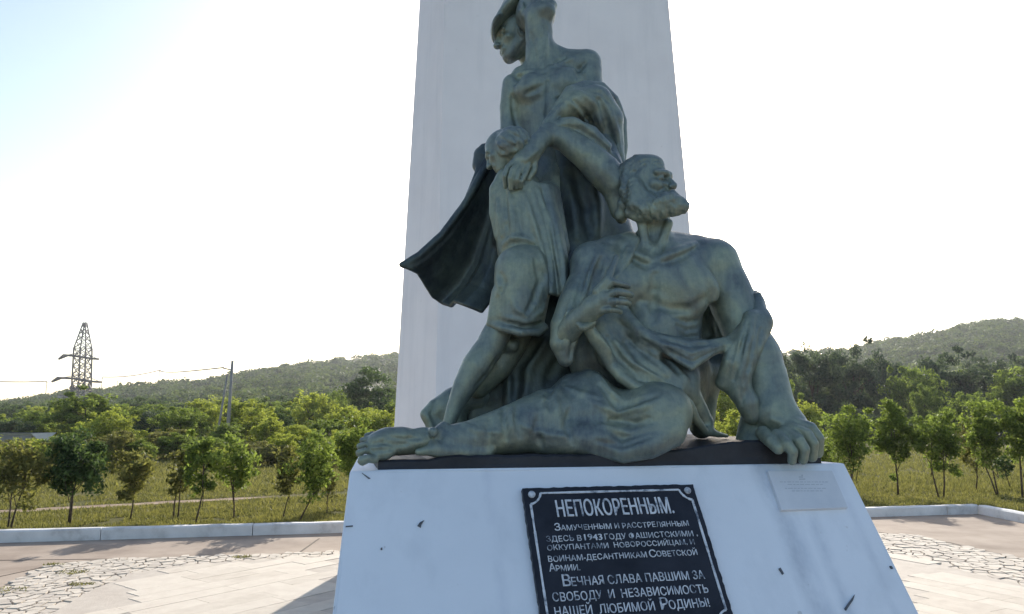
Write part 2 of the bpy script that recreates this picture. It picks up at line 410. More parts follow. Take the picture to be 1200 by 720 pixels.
# ------------------------------------------------------------------ the bronze group
HV = .007
def sculpture():
    root = empty('bronze_sculpture_group', P(700, 530, 3.6))
    root.location.z = 1.65
    tag(root, 'green patinated bronze group of a seated bearded man, a boy and two standing figures', 'sculpture')
    inv = Matrix.Translation(-root.location)
    def out(F, name, parent, amp=.0016, wl=.06, label=None, seed=1, mat='bronze'):
        F.noise(amp * .30, wl, seed)
        me = F.mesh(name); me.transform(inv); o = link(name, me, M[mat], parent)
        if label: o['label'] = label
        return o
    # ---------------- seated old man: body
    F = Sculpt(636, 172, 974, 550, 3.0, 3.95, .0056)
    Y = 3.5
    F.blob(768, 335, 3.52, 66, 40, 58, 0, .05); F.blob(765, 400, 3.54, 58, 38, 60, 0, .08)
    F.limb([(702, 308, 3.5, 22), (765, 296, 3.56, 22), (832, 310, 3.60, 30)], .07)
    F.limb([(742, 292, 3.54, 14), (765, 284, 3.56, 15), (815, 290, 3.62, 14)], .05)
    F.blob(728, 335, 3.40, 32, 15, 24, 8, .05); F.blob(806, 338, 3.44, 38, 16, 28, -10, .05)
    F.blob(766, 392, 3.42, 30, 18, 40, 0, .06)
    F.limb([(770, 240, 3.50, 19), (766, 262, 3.50, 18), (768, 292, 3.53, 20)], .03)
    F.limb([(783, 262, 3.44, 6), (776, 285, 3.43, 5), (768, 312, 3.43, 4)], .012)
    F.limb([(752, 262, 3.44, 6), (757, 290, 3.43, 5), (765, 314, 3.43, 4)], .012)
    F.groove([(756, 278), (760, 295), (765, 312)], 3, 0, .012); F.groove([(779, 276), (774, 294), (767, 312)], 3, 0, .012); F.groove([(766, 290), (766, 306)], 3.5, 0, .015)
    # his left arm and hand
    F.limb([(838, 309, 3.60, 27), (857, 350, 3.57, 27), (870, 385, 3.54, 25), (886, 418, 3.50, 27)], .04)
    F.limb([(886, 414, 3.50, 25), (894, 440, 3.48, 27), (902, 468, 3.45, 26), (912, 488, 3.42, 23)], .03)
    F.limb([(905, 485, 3.42, 25), (925, 500, 3.38, 21), (930, 512, 3.36, 22)], .03)
    F.blob(905, 518, 3.44, 30, 26, 20, 0, .03); F.limb([(884, 492, 3.5, 16), (880, 522, 3.46, 18), (900, 530, 3.42, 16)], .03)
    for q, r in (([(926, 494, 3.36), (950, 502, 3.31), (959, 514, 3.30), (959, 531, 3.32)], 8), ([(925, 501, 3.33), (945, 509, 3.27), (953, 520, 3.26), (952, 536, 3.28)], 8),
                 ([(920, 507, 3.30), (936, 516, 3.24), (943, 527, 3.23), (941, 539, 3.25)], 8), ([(910, 510, 3.29), (922, 520, 3.23), (929, 530, 3.22), (928, 540, 3.24)], 7.5),
                 ([(894, 508, 3.34), (903, 517, 3.28), (912, 526, 3.25)], 8.5)):
        F.limb([(*p, r * (1 - .1 * i)) for i, p in enumerate(q)], .010)
    for a in ([(930, 491), (950, 499)], [(926, 500), (944, 506)], [(905, 492), (925, 498), (940, 503)]): F.ridge(a, 2.2)
    # his right forearm and hand on the chest
    F.limb([(660, 396, 3.30, 14), (674, 378, 3.24, 14.5), (694, 362, 3.20, 13)], .02)
    F.limb([(694, 360, 3.20, 13), (708, 352, 3.19, 15), (713, 346, 3.20, 13)], .02)
    F.limb([(700, 342, 3.17, 6), (712, 328, 3.16, 5), (717, 315, 3.18, 4.3), (722, 302, 3.22, 3.6)], .006)
    F.limb([(706, 342, 3.17, 5), (718, 331, 3.15, 4.6), (730, 334, 3.18, 4.2), (736, 336, 3.22, 3.6)], .005)
    F.limb([(708, 350, 3.17, 5), (722, 342, 3.13, 4.6), (734, 344, 3.16, 4.2), (740, 346, 3.21, 3.6)], .005)
    F.limb([(708, 358, 3.17, 5), (721, 353, 3.13, 4.5), (732, 354, 3.16, 4.0), (737, 356, 3.21, 3.4)], .005)
    F.limb([(704, 364, 3.17, 5), (714, 363, 3.14, 4.2), (723, 364, 3.17, 3.6), (727, 366, 3.21, 3.1)], .005)
    # modelling of the chest, ribs and collar bones
    for a in ([(752, 352), (768, 356), (785, 362), (810, 362), (828, 350)], [(768, 322), (766, 345), (766, 375)], [(822, 285), (800, 300), (778, 308)], [(740, 300), (752, 308), (760, 312)]): F.groove(a, 4, 0, .03)
    for a in ([(770, 304), (790, 296), (815, 287)], [(738, 296), (750, 300), (762, 305)]): F.ridge(a, 3.6, 0, .025)
    for i in range(3): F.groove([(790 + 4 * i, 372 + 9 * i), (806, 378 + 9 * i), (818, 376 + 9 * i)], 2.6, 0, .02)
    F.groove([(832, 330), (836, 345), (835, 362), (832, 380)], 5, 0, .03)
    # head
    b = pw(766, 251, 3.50); L, rot, kk = F.head(b, (.74, -.64, .13), (-.04, 0, 1), .295)
    for q in (1, -1):
        F.ell(L((.14 * q, .40, .50)), kk(V3((.105, .12, .075))), rot, kk(.04), True); F.ell(L((.13 * q, .29, .495)), kk(V3((.066, .066, .05))), rot, kk(.012))
        F.cone(L((.05 * q, .375, .575)), L((.23 * q, .30, .60)), kk(.042), kk(.026), kk(.07)); F.cone(L((.09 * q, .36, .44)), L((.2 * q, .30, .45)), kk(.015), kk(.012), kk(.02), True)
        F.cone(L((.10 * q, .35, .33)), L((.2 * q, .27, .27)), kk(.02), kk(.02), kk(.05), True)
    for c_, r_, sd_ in (((0, -.2, .72), (.36, .42, .33), 3),):
        F.ell(L(c_), kk(V3(r_)), rot, .03, disp=curly(.0025, .04, 5))
    F.ell(L((0, .0, .84)), kk(V3((.27, .30, .17))), rot, .03); F.limb([(741, 214, 3.42, 6), (742, 226, 3.40, 7), (743, 240, 3.39, 8)], .02)
    for x, y, Yd, r in ((733, 212, 3.44, 9), (731, 224, 3.43, 8), (736, 234, 3.42, 8), (737, 200, 3.46, 10), (745, 192, 3.46, 9), (728, 207, 3.5, 8), (730, 240, 3.48, 9), (726, 252, 3.5, 8)):
        F.blob(x + 2, y, Yd + .035, r, r, r * 1.15, 0, .02, disp=curly(.0022, .026, int(x)))
    br = curly(.0015, .021, 11)
    F.limb([(743, 238, 3.42, 9), (754, 246, 3.39, 11.5), (770, 247, 3.36, 12), (786, 244, 3.33, 11.5), (799, 242, 3.33, 9.5)], .02, disp=br)
    F.limb([(740, 249, 3.43, 8), (748, 253, 3.42, 8), (760, 253, 3.41, 8)], .015, disp=br)
    F.limb([(772, 238, 3.33, 7), (786, 233, 3.31, 7.5), (797, 236, 3.32, 6)], .012, disp=curly(.002, .03, 4))
    F.limb([(776, 230, 3.335, 4), (788, 227, 3.32, 5), (795, 232, 3.33, 4)], .008)
    F.limb([(744, 218, 3.44, 9), (750, 232, 3.42, 12), (762, 240, 3.40, 12)], .03)
    hr = random.Random(8)
    for i in range(16):
        x = 742 + i * 3.9; y = 247 + 4 * math.sin(i * 1.3); F.groove([(x - 3, y - 8 + hr.uniform(-2, 2)), (x + hr.uniform(-1, 2), y), (x + hr.uniform(0, 4), y + 9)], 1.15, 0, .008)
    for i in range(9):
        y = 193 + i * 5.2; F.groove([(745 - abs(i - 2) * 1.2, y - 4), (737, y), (731, y + 6)], 1.2, 0, .008)
    for i in range(7):
        x = 741 + i * 4.4; F.groove([(x, 190 - i * .7), (x - 4, 197), (x - 6, 205)], .9, 0, .008)
    for a in ([(745, 244), (752, 256)], [(757, 244), (763, 258)], [(770, 243), (774, 257)], [(783, 240), (784, 252)], [(738, 203), (733, 218)], [(745, 196), (752, 189), (764, 186)], [(741, 206), (748, 197), (758, 192)]):
        F.groove(a, 2, 0, .01)
    for a in ([(764, 189), (774, 188), (783, 192)], [(764, 193), (775, 192), (785, 196)], [(765, 197), (776, 196), (786, 200)]): F.groove(a, 1.5, -.001, .006)
    F.blob(745, 218, 3.40, 3.5, 4, 7, -12, .01); F.groove([(752, 222), (757, 230), (764, 235)], 2, 0, .012); F.groove([(776, 214), (782, 220), (784, 228)], 1.6, 0, .010)
    # bare foot at the end of the stretched leg
    body = out(F, 'old_man', root, .0022, .07, 'seated bearded old man with bare chest, hand at his heart', 2)
    F = Sculpt(408, 492, 545, 556, 2.75, 3.3, .0055)
    F.limb([(535, 516, 3.10, 15), (500, 517, 3.06, 14), (478, 518, 3.04, 15), (457, 519, 3.02, 15.5), (445, 522, 3.00, 14)], .03)
    F.limb([(470, 513, 3.02, 11), (450, 513, 3.0, 10), (441, 517, 3.0, 9)], .03); F.blob(508, 507, 3.0, 6, 8, 6, 0, .02); F.blob(452, 529, 2.97, 10, 10, 9, 0, .03)
    F.blob(443, 528, 2.98, 11, 12, 11, 0, .03)
    for x, y, Yd, r in ((425, 540, 2.92, 6.0), (421, 531, 2.94, 4.3), (422, 523.5, 2.97, 4.1), (425, 516.5, 3.0, 3.9), (430, 511, 3.03, 3.6)):
        F.limb([(x + 14, y - 1.5, Yd + .02, r * .85), (x + 6, y - 2.5, Yd - .005, r * .8), (x, y, Yd, r)], .005)
    for a in ([(450, 510), (470, 514), (490, 514)], [(445, 518), (462, 521), (480, 521)], [(436, 528), (450, 528), (462, 526)], [(435, 521), (448, 520)]): F.groove(a, 1.8, 0, .014)
    for a in ([(434, 515), (452, 511), (475, 511)], [(480, 506), (495, 503), (510, 504)], [(470, 526), (485, 521), (500, 517)]): F.ridge(a, 2, 0, .015)
    out(F, 'bare_foot', body, .0015, .05, None, 3)
    # ---------------- old man: trousers
    F = Sculpt(500, 415, 850, 556, 2.9, 3.95, .0056)
    F.blob(690, 488, 3.34, 58, 42, 42, -5, .04); F.blob(765, 486, 3.30, 46, 42, 38, 12, .05)
    F.limb([(745, 455, 3.6, 30), (775, 470, 3.6, 34)], .05)
    F.limb([(640, 493, 3.28, 36), (600, 504, 3.20, 29), (572, 510, 3.16, 24), (548, 514, 3.12, 20), (525, 517, 3.09, 18)], .05)
    F.limb([(672, 458, 3.36, 20), (690, 453, 3.34, 20)], .05)
    F.limb([(690, 522, 3.22, 16), (730, 531, 3.17, 12), (760, 522, 3.17, 16), (785, 508, 3.20, 18)], .05)
    F.limb([(640, 515, 3.2, 18), (700, 515, 3.2, 20)], .04)
    F.limb([(520, 500, 3.08, 6), (511, 507, 3.04, 5.5), (507, 518, 3.03, 5.5), (512, 526, 3.02, 6)], .015)
    F.limb([(490, 530, 3.0, 4), (503, 528, 3.01, 6), (520, 529, 3.03, 7), (545, 531, 3.06, 7), (570, 532, 3.1, 7)], .03)
    F.blob(730, 508, 3.24, 26, 18, 16, 0, .03)
    for a, r in (([(600, 476), (598, 490), (600, 508)], 4), ([(642, 466), (632, 478), (622, 484)], 3.5), ([(660, 447), (650, 466), (655, 500)], 4), ([(690, 470), (720, 483), (752, 478), (770, 470)], 4),
                 ([(705, 500), (740, 508), (770, 500)], 3.5), ([(612, 500), (640, 510), (670, 512)], 3.5), ([(700, 440), (712, 458), (728, 470)], 4.5), ([(540, 497), (560, 505), (590, 508)], 2.5), ([(665, 455), (680, 462), (700, 466)], 2.5)):
        F.ridge(a, r, 0, .02)
    for a, r in (([(608, 478), (607, 492), (610, 512)], 3.5), ([(650, 445), (642, 462), (645, 480)], 3), ([(703, 452), (725, 478), (770, 463)], 3.5), ([(715, 492), (745, 496), (760, 490)], 2), ([(700, 517), (730, 523), (762, 512)], 2),
                 ([(668, 480), (665, 500), (672, 520)], 4), ([(575, 492), (572, 505), (578, 522)], 2.5), ([(630, 490), (628, 505), (636, 525)], 3), ([(640, 470), (629, 478)], 3), ([(590, 478), (590, 495), (594, 515)], 2.5)):
        F.groove(a, r, 0, .018)
    out(F, 'trousers', body, .003, .10, 'loose trousers with one leg stretched out and one folded', 4)
    # ---------------- old man: open shirt
    F = Sculpt(636, 258, 906, 516, 2.95, 4.05, .0056)
    F.limb([(738, 286, 3.50, 15), (715, 296, 3.48, 20), (694, 308, 3.44, 22)], .04)
    F.limb([(692, 308, 3.44, 23), (688, 330, 3.40, 22), (676, 355, 3.35, 22), (664, 382, 3.31, 19), (660, 402, 3.30, 16), (663, 420, 3.30, 10)], .04)
    F.limb([(712, 312, 3.42, 18), (712, 345, 3.42, 19), (716, 380, 3.42, 20), (726, 410, 3.46, 26)], .05)
    F.limb([(745, 283, 3.44, 5.5), (737, 300, 3.40, 5.5), (729, 320, 3.38, 5.5), (728, 345, 3.37, 5), (734, 372, 3.37, 5)], .035)
    F.blob(765, 428, 3.56, 66, 40, 42, 0, .05); F.blob(700, 420, 3.60, 34, 24, 40, 0, .05); F.limb([(826, 340, 3.74, 14), (842, 345, 3.78, 16), (850, 385, 3.70, 14)], .03)
    F.blob(838, 370, 3.80, 30, 14, 60, 0, .04); F.limb([(838, 420, 3.72, 22), (830, 455, 3.66, 12), (822, 500, 3.62, 14)], .04)
    F.limb([(800, 455, 3.62, 30), (822, 440, 3.66, 22)], .05)
    # the swag of cloth hanging in a V across the belly
    g = coons([(728, 368, 3.36), (745, 382, 3.34), (768, 392, 3.33), (797, 398, 3.34), (830, 402, 3.38), (862, 398, 3.44)], [(862, 398, 3.44), (858, 404, 3.44)],
              [(716, 384, 3.38), (745, 398, 3.35), (782, 414, 3.30), (810, 432, 3.27), (834, 415, 3.36), (858, 404, 3.44)], [(728, 368, 3.36), (716, 384, 3.38)], 26, 110,
              lambda u, v: -.035 * np.sin(np.pi * v) * np.sin(np.pi * u) + .008 * np.sin(v * 14 + u * 6))
    F.sheet(g, .012, .025)
    F.limb([(790, 402, 3.36, 6), (826, 407, 3.38, 6), (858, 400, 3.44, 6)], .02)
    # pushed-up sleeve hanging off his left arm
    for q in ([(886, 352, 3.52, 7), (892, 375, 3.46, 11), (882, 405, 3.42, 13), (866, 432, 3.40, 12), (855, 452, 3.42, 8)], [(880, 372, 3.43, 9), (872, 405, 3.38, 11), (870, 440, 3.38, 11), (864, 462, 3.40, 8)],
              [(872, 390, 3.42, 8), (855, 425, 3.38, 9), (846, 448, 3.42, 8)], [(884, 346, 3.56, 6), (889, 356, 3.54, 7), (893, 370, 3.52, 6)], [(868, 455, 3.40, 12), (876, 472, 3.40, 14), (882, 486, 3.41, 12)],
              [(862, 398, 3.44, 7), (880, 380, 3.46, 8)], [(888, 380, 3.48, 16), (872, 420, 3.44, 16), (864, 450, 3.45, 12)]):
        F.limb(q, .035)
    for x, y in ((886, 347), (890, 358), (893, 371)): F.blob(x, y, 3.53, 6, 9, 4, 30, .008)
    for a, r in (([(876, 385), (866, 415), (860, 445)], 3), ([(884, 395), (879, 425), (872, 450)], 3), ([(864, 400), (852, 430)], 2.5), ([(892, 385), (889, 410)], 2.5), ([(879, 372), (871, 400), (866, 430)], 2), ([(888, 370), (886, 392)], 1.8), ([(861, 412), (853, 440)], 1.8), ([(876, 450), (872, 470)], 2.4), ([(868, 452), (870, 474)], 2)): F.groove(a, r, 0, .010)
    for a in ([(742, 388), (770, 404), (800, 418)], [(752, 384), (785, 399), (815, 408)], [(790, 408), (812, 418), (836, 408)], [(812, 404), (836, 404), (852, 401)]): F.groove(a, 1.7, 0, .012)
    # left side: shirt tails, strip and hem running to the plinth
    F.limb([(686, 380, 3.24, 7), (697, 396, 3.26, 8), (708, 412, 3.28, 8), (716, 428, 3.30, 7), (728, 442, 3.28, 7), (745, 454, 3.27, 7), (770, 461, 3.25, 6.5), (797, 463, 3.27, 6), (808, 474, 3.29, 5.5), (816, 492, 3.34, 5), (826, 506, 3.40, 4.5), (840, 509, 3.46, 3.5), (852, 511, 3.52, 2)], .035)
    F.limb([(735, 432, 3.34, 12), (765, 446, 3.34, 12), (795, 452, 3.34, 12), (812, 470, 3.42, 12), (826, 495, 3.46, 10)], .04)
    F.limb([(735, 372, 3.36, 8), (750, 390, 3.33, 9), (775, 408, 3.31, 9)], .02)
    F.limb([(700, 385, 3.36, 14), (720, 415, 3.38, 20), (760, 440, 3.36, 20), (800, 445, 3.42, 20)], .05)
    F.limb([(668, 372, 3.24, 6), (683, 384, 3.18, 5), (694, 378, 3.22, 5)], .012)
    for a, r in (([(700, 300), (690, 322), (684, 350)], 3), ([(712, 305), (704, 335)], 3), ([(720, 298), (712, 318)], 2.4), ([(735, 292), (726, 315), (720, 330)], 2.6), ([(672, 350), (664, 372), (662, 395)], 2.6),
                 ([(745, 400), (765, 420), (790, 440)], 3), ([(720, 400), (740, 425), (775, 442)], 3), ([(705, 398), (715, 412)], 2), ([(760, 410), (785, 425), (805, 445)], 2.6)): F.ridge(a, r, 0, .018)
    for a, r in (([(693, 300), (683, 325), (676, 352)], 3.2), ([(706, 302), (697, 328), (690, 352)], 3.4), ([(728, 300), (718, 322)], 2.5), ([(668, 365), (656, 390), (658, 412)], 2.6), ([(676, 385), (672, 402), (668, 420)], 3),
                 ([(733, 402), (752, 424), (782, 444)], 3.4), ([(712, 395), (724, 418), (745, 438)], 3.2), ([(752, 398), (775, 415), (796, 436)], 3), ([(741, 285), (733, 302), (724, 318)], 1.6)): F.groove(a, r, 0, .016)
    out(F, 'shirt', body, .0028, .08, 'open shirt sliding off one shoulder', 5)
    # ---------------- boy
    F = Sculpt(484, 140, 650, 540, 3.15, 3.85, .0056)
    b = pw(601, 196, 3.55); L, rot, kk = F.head(b, (-.80, .12, -.52), (.35, .1, 1), .225, ears=(1, -1))
    F.blob(602, 170, 3.53, 22, 24, 22, 0, .02, disp=curly(.004, .035, 8))
    F.limb([(606, 190, 3.56, 12), (609, 208, 3.58, 14)], .03)
    F.limb([(610, 225, 3.62, 26), (615, 300, 3.6, 26)], .03)
    F.limb([(603, 335, 3.45, 20), (590, 375, 3.44, 16), (573, 408, 3.43, 17), (558, 430, 3.41, 17.5), (545, 452, 3.40, 14), (533, 477, 3.39, 9.5), (526, 498, 3.38, 7.5), (522, 512, 3.38, 9)], .03)
    F.limb([(522, 511, 3.38, 8), (508, 514, 3.32, 6)], .02)
    F.limb([(620, 350, 3.58, 20), (603, 400, 3.56, 16), (584, 428, 3.55, 17), (560, 452, 3.56, 15)], .03)
    F.limb([(592, 404, 3.50, 10), (600, 405, 3.48, 8)], .02)
    F.ridge([(590, 330), (594, 345)], 3); F.groove([(583, 420), (571, 440), (560, 452)], 3, 0, .02)
    for a in ([(590, 152), (600, 158), (612, 162)], [(584, 160), (596, 168), (606, 174)], [(583, 172), (592, 178)]): F.groove(a, 1.6, 0, .012)
    boy = out(F, 'boy', root, .0018, .06, 'boy pressed against the standing figure, head bowed', 6)
    F = Sculpt(484, 440, 620, 520, 3.4, 3.95, .0056)
    F.limb([(501, 486, 3.62, 8.5), (512, 479, 3.64, 12), (530, 471, 3.66, 16), (560, 462, 3.68, 22)], .03)
    F.limb([(506, 493, 3.62, 9), (510, 508, 3.62, 9)], .02); F.limb([(530, 485, 3.66, 18), (530, 510, 3.66, 18)], .03)
    F.groove([(510, 470), (506, 485), (512, 500)], 2.5, 0, .02)
    out(F, 'rear_foot', boy, .0018, .06, None, 7)
    F = Sculpt(562, 196, 680, 352, 3.3, 3.9, .0056)
    F.limb([(603, 214, 3.58, 22), (606, 232, 3.57, 28), (609, 262, 3.56, 31), (614, 292, 3.56, 32)], .03)
    F.limb([(590, 206, 3.54, 8), (580, 222, 3.54, 7), (579, 250, 3.54, 6), (584, 276, 3.54, 5)], .02)
    g = coons([(612, 212, 3.50), (630, 216, 3.50), (644, 220, 3.55)], [(644, 220, 3.55), (655, 260, 3.5), (663, 300, 3.46), (667, 340, 3.46)], [(643, 343, 3.44), (655, 344, 3.42), (667, 340, 3.46)], [(612, 212, 3.50), (624, 262, 3.46), (638, 310, 3.44), (643, 343, 3.44)],
              90, 34, lambda u, v: -.022 * np.sin(u * 9 + 1.2 * v) * (.4 + .6 * v))
    F.sheet(g, .013, .03)
    F.limb([(640, 230, 3.62, 18), (650, 290, 3.6, 18)], .04)
    for a, r in (([(597, 222), (600, 250), (602, 280)], 3.2), ([(583, 226), (584, 252), (588, 276)], 2.4), ([(630, 222), (642, 250), (650, 280), (656, 320)], 3.6), ([(590, 288), (600, 279), (612, 279), (625, 284)], 3.4), ([(615, 228), (622, 252), (632, 282)], 2.4)): F.ridge(a, r, 0, .016)
    for a, r in (([(591, 222), (593, 250), (595, 276)], 2.8), ([(622, 226), (633, 262), (643, 300), (646, 330)], 3.6), ([(606, 232), (610, 262), (613, 276)], 2.6), ([(650, 262), (657, 300), (660, 330)], 2.6), ([(636, 226), (648, 258)], 2)): F.groove(a, r, 0, .014)
    out(F, 'shirt', boy, .0022, .06, 'loose shirt gathered at the waist', 8)
    F = Sculpt(562, 272, 660, 402, 3.2, 3.9, .0056)
    F.limb([(606, 316, 3.42, 27), (606, 340, 3.42, 27.5), (605, 368, 3.42, 27)], .03)
    F.limb([(618, 312, 3.46, 26), (620, 340, 3.46, 26), (617, 368, 3.45, 23)], .03)
    F.limb([(610, 300, 3.55, 24), (622, 300, 3.58, 26)], .04)
    F.limb([(584, 345, 3.4, 8), (580, 372, 3.4, 9)], .03)
    F.limb([(575, 380, 3.40, 5), (590, 385, 3.35, 5), (610, 390, 3.33, 5), (630, 390, 3.38, 5), (638, 384, 3.44, 5)], .02)
    F.blob(606, 398, 3.44, 27, 26, 11, 0, .01, True)
    for a, r in (([(583, 326), (586, 336), (584, 346)], 2.5), ([(634, 300), (640, 322), (640, 350)], 3), ([(592, 372), (612, 378), (632, 374)], 3), ([(625, 372), (634, 366), (638, 358)], 2.5), ([(600, 350), (604, 362), (616, 370)], 2)): F.ridge(a, r, 0, .018)
    for a, r in (([(628, 305), (634, 330), (626, 352), (618, 366)], 4), ([(587, 322), (591, 332), (588, 342)], 2), ([(588, 286), (600, 279), (612, 278), (622, 286)], 3.5), ([(598, 378), (615, 383), (632, 380)], 2)): F.groove(a, r, 0, .018)
    out(F, 'shorts', boy, .0022, .07, 'knee-length shorts', 9)
    # ---------------- bare-chested standing figure
    F = Sculpt(572, -70, 745, 320, 3.3, 4.15, .0056)
    b = pw(634, 28, 3.86); F.head(b, (.42, -.72, .50), (.0, .35, 1), .31)
    F.blob(630, -25, 3.95, 27, 30, 30, 0, .04, disp=curly(.006, .05, 9))
    F.limb([(631, 25, 3.88, 17.5), (632, 52, 3.90, 17), (634, 80, 3.90, 20)], .03)
    F.limb([(612, 92, 3.9, 15), (645, 82, 3.92, 16), (686, 74, 3.90, 15)], .04)
    F.limb([(640, 62, 3.92, 14), (664, 66, 3.92, 9), (690, 72, 3.9, 10)], .04)
    F.limb([(690, 76, 3.88, 16), (692, 100, 3.86, 15), (698, 140, 3.80, 15), (712, 185, 3.70, 15), (720, 215, 3.60, 17)], .03)
    F.limb([(601, 100, 3.88, 13.5), (596, 125, 3.88, 11), (596, 160, 3.86, 10), (592, 185, 3.8, 9)], .015)
    F.blob(645, 120, 3.90, 48, 33, 48, 0, .04); F.blob(644, 160, 3.90, 36, 30, 60, 0, .06)
    F.blob(624, 104, 3.80, 23, 16, 19, 10, .03); F.blob(664, 98, 3.80, 25, 16, 20, -8, .03)
    F.limb([(650, 220, 3.92, 36), (650, 300, 3.92, 40)], .05)
    F.limb([(643, 157, 3.62, 14), (664, 164, 3.60, 16), (690, 184, 3.57, 19), (708, 202, 3.57, 21), (721, 216, 3.57, 19), (723, 232, 3.58, 14), (726, 248, 3.58, 11), (728, 256, 3.58, 7)], .03)
    F.limb([(643, 156, 3.60, 12), (632, 166, 3.55, 12), (620, 181, 3.50, 13.5), (611, 190, 3.48, 12)], .02)
    for q, r in (([(606, 186, 3.47), (595, 196, 3.44), (591.5, 207, 3.43), (592.5, 219, 3.45)], 3.5), ([(610, 190, 3.46), (601, 199, 3.42), (598, 209, 3.41), (598.8, 221, 3.43)], 3.6),
                 ([(614, 193, 3.46), (607, 203, 3.42), (605, 211, 3.41), (605, 220, 3.44)], 3.5), ([(619, 194, 3.46), (615, 205, 3.43), (611, 213, 3.42), (610.5, 219, 3.44)], 3.4), ([(626, 186, 3.50), (625, 200, 3.49), (619, 210, 3.48)], 4.6)):
        F.limb([(*p, r * (1.1 - .08 * i)) for i, p in enumerate(q)], .006)
    for a, r in (([(616, 110), (626, 106), (636, 100)], 3.2), ([(650, 76), (656, 71), (664, 68)], 3), ([(677, 92), (678, 82), (686, 74)], 3), ([(604, 98), (609, 88)], 4.5), ([(642, 95), (642, 120), (640, 150)], 2.6),
                 ([(652, 116), (668, 116), (682, 108)], 3), ([(640, 84), (634, 86)], 2), ([(600, 112), (602, 130), (605, 146)], 2.4), ([(622, 40), (626, 60), (630, 78)], 2)): F.groove(a, r, 0, .018)
    for a, r in (([(606, 87), (620, 84), (634, 84)], 2.6), ([(642, 80), (656, 76), (672, 68)], 2.6), ([(641, 40), (639, 60), (636, 78)], 2.6), ([(630, 176), (616, 188)], 2)): F.ridge(a, r, 0, .016)
    man = out(F, 'standing_figure', root, .0022, .07, 'bare-chested standing figure with raised chin and long neck, arm around the boy', 10)
    F = Sculpt(628, 82, 752, 232, 3.4, 4.15, .0056)
    F.limb([(654, 136, 3.66, 13), (674, 122, 3.66, 18), (698, 120, 3.70, 21), (711, 142, 3.72, 21), (719, 170, 3.74, 13), (728, 195, 3.72, 5)], .04)
    F.limb([(641, 145, 3.60, 6), (655, 128, 3.62, 7), (668, 108, 3.66, 8), (686, 101, 3.70, 7), (704, 104, 3.74, 8), (718, 118, 3.78, 8), (728, 142, 3.80, 7), (730, 172, 3.80, 6), (729, 196, 3.78, 4)], .02)
    F.limb([(646, 150, 3.60, 7), (670, 148, 3.58, 10), (692, 158, 3.58, 11), (710, 176, 3.6, 10), (722, 192, 3.62, 7)], .03)
    F.groove([(700, 112), (707, 132), (713, 155), (722, 182)], 5.5, .0, .016); F.groove([(642, 136), (650, 124), (660, 116)], 3, 0, .014); F.groove([(690, 106), (704, 108), (716, 122)], 2.4, 0, .012)
    for a, r in (([(664, 118), (678, 128), (692, 150)], 3), ([(680, 108), (696, 122), (706, 150)], 3), ([(655, 140), (672, 140), (690, 150)], 3), ([(716, 130), (723, 155), (727, 180)], 2.4)): F.ridge(a, r, 0, .018)
    for a, r in (([(672, 118), (686, 132), (698, 155)], 2.6), ([(660, 148), (680, 152), (704, 168), (724, 188)], 3.4)): F.groove(a, r, 0, .014)
    out(F, 'coat', man, .0026, .07, 'coat slung over the forearm', 11)
    F = Sculpt(520, 168, 792, 520, 3.45, 4.35, .009)
    F.limb([(668, 185, 3.86, 26), (680, 235, 3.90, 42), (672, 300, 3.92, 55), (650, 380, 3.88, 62), (628, 440, 3.82, 58), (628, 500, 3.80, 62)], .06)
    F.limb([(606, 400, 3.72, 26), (585, 440, 3.74, 34), (565, 480, 3.74, 28), (570, 505, 3.74, 30)], .06); F.limb([(700, 250, 3.95, 34), (720, 330, 3.95, 40)], .06)
    for a, r in (([(660, 205), (672, 240), (676, 280)], 6), ([(690, 195), (700, 240), (700, 275)], 6), ([(640, 400), (620, 430), (615, 470)], 5), ([(600, 440), (596, 470), (598, 492)], 5)): F.ridge(a, r, 0, .03)
    for a, r in (([(672, 200), (686, 240), (690, 280)], 6), ([(630, 400), (606, 430), (604, 466)], 6), ([(655, 420), (640, 450)], 5)): F.groove(a, r, 0, .03)
    out(F, 'long_coat', man, .004, .12, 'heavy coat hanging between the figures, its shade painted in', 12, 'shade_bronze')
    # ---------------- capped figure behind, with the billowing cape
    F = Sculpt(540, -30, 720, 260, 3.75, 4.45, .0056)
    b = pw(611, 70, 4.14); F.head(b, (-.93, -.22, -.24), (-.1, 0, 1), .30)
    F.limb([(614, 48, 4.2, 14), (630, 80, 4.2, 18), (645, 120, 4.2, 30)], .03)
    F.limb([(640, 130, 4.2, 34), (645, 230, 4.2, 38)], .04)
    F.limb([(618, 110, 4.15, 16), (606, 150, 4.05, 14), (590, 172, 3.98, 14)], .03)
    cap = out(F, 'capped_figure', root, .002, .07, 'figure in a flat cap behind, face in shadow looking down', 13)
    F = Sculpt(566, -40, 650, 60, 3.7, 4.5, .0056)
    F.blob(600, 15, 4.13, 34, 33, 10.5, 47, .02); F.blob(609, 3, 4.16, 32, 32, 14, 44, .03)
    F.blob(583, 33, 4.10, 12, 30, 5, 50, .02); F.blob(580, 38, 4.10, 7, 26, 3.6, 62, .01)
    F.groove([(585, 34), (600, 22), (612, 10)], 2, 0, .01)
    out(F, 'flat_cap', cap, .0015, .05, None, 14)
    F = Sculpt(462, 150, 640, 375, 3.55, 4.2, .0056)
    F.limb([(596, 178, 3.92, 15), (578, 178, 3.90, 14), (566, 183, 3.88, 12), (563, 194, 3.88, 10), (564, 204, 3.88, 7)], .02)
    F.groove([(570, 190), (580, 184), (590, 182)], 3, 0, .015); F.groove([(566, 178), (576, 172)], 2, 0, .012)
    left = [(566, 172, 3.86), (558, 205, 3.84), (546, 236, 3.82), (518, 274, 3.80), (492, 298, 3.78), (471, 311, 3.76)]
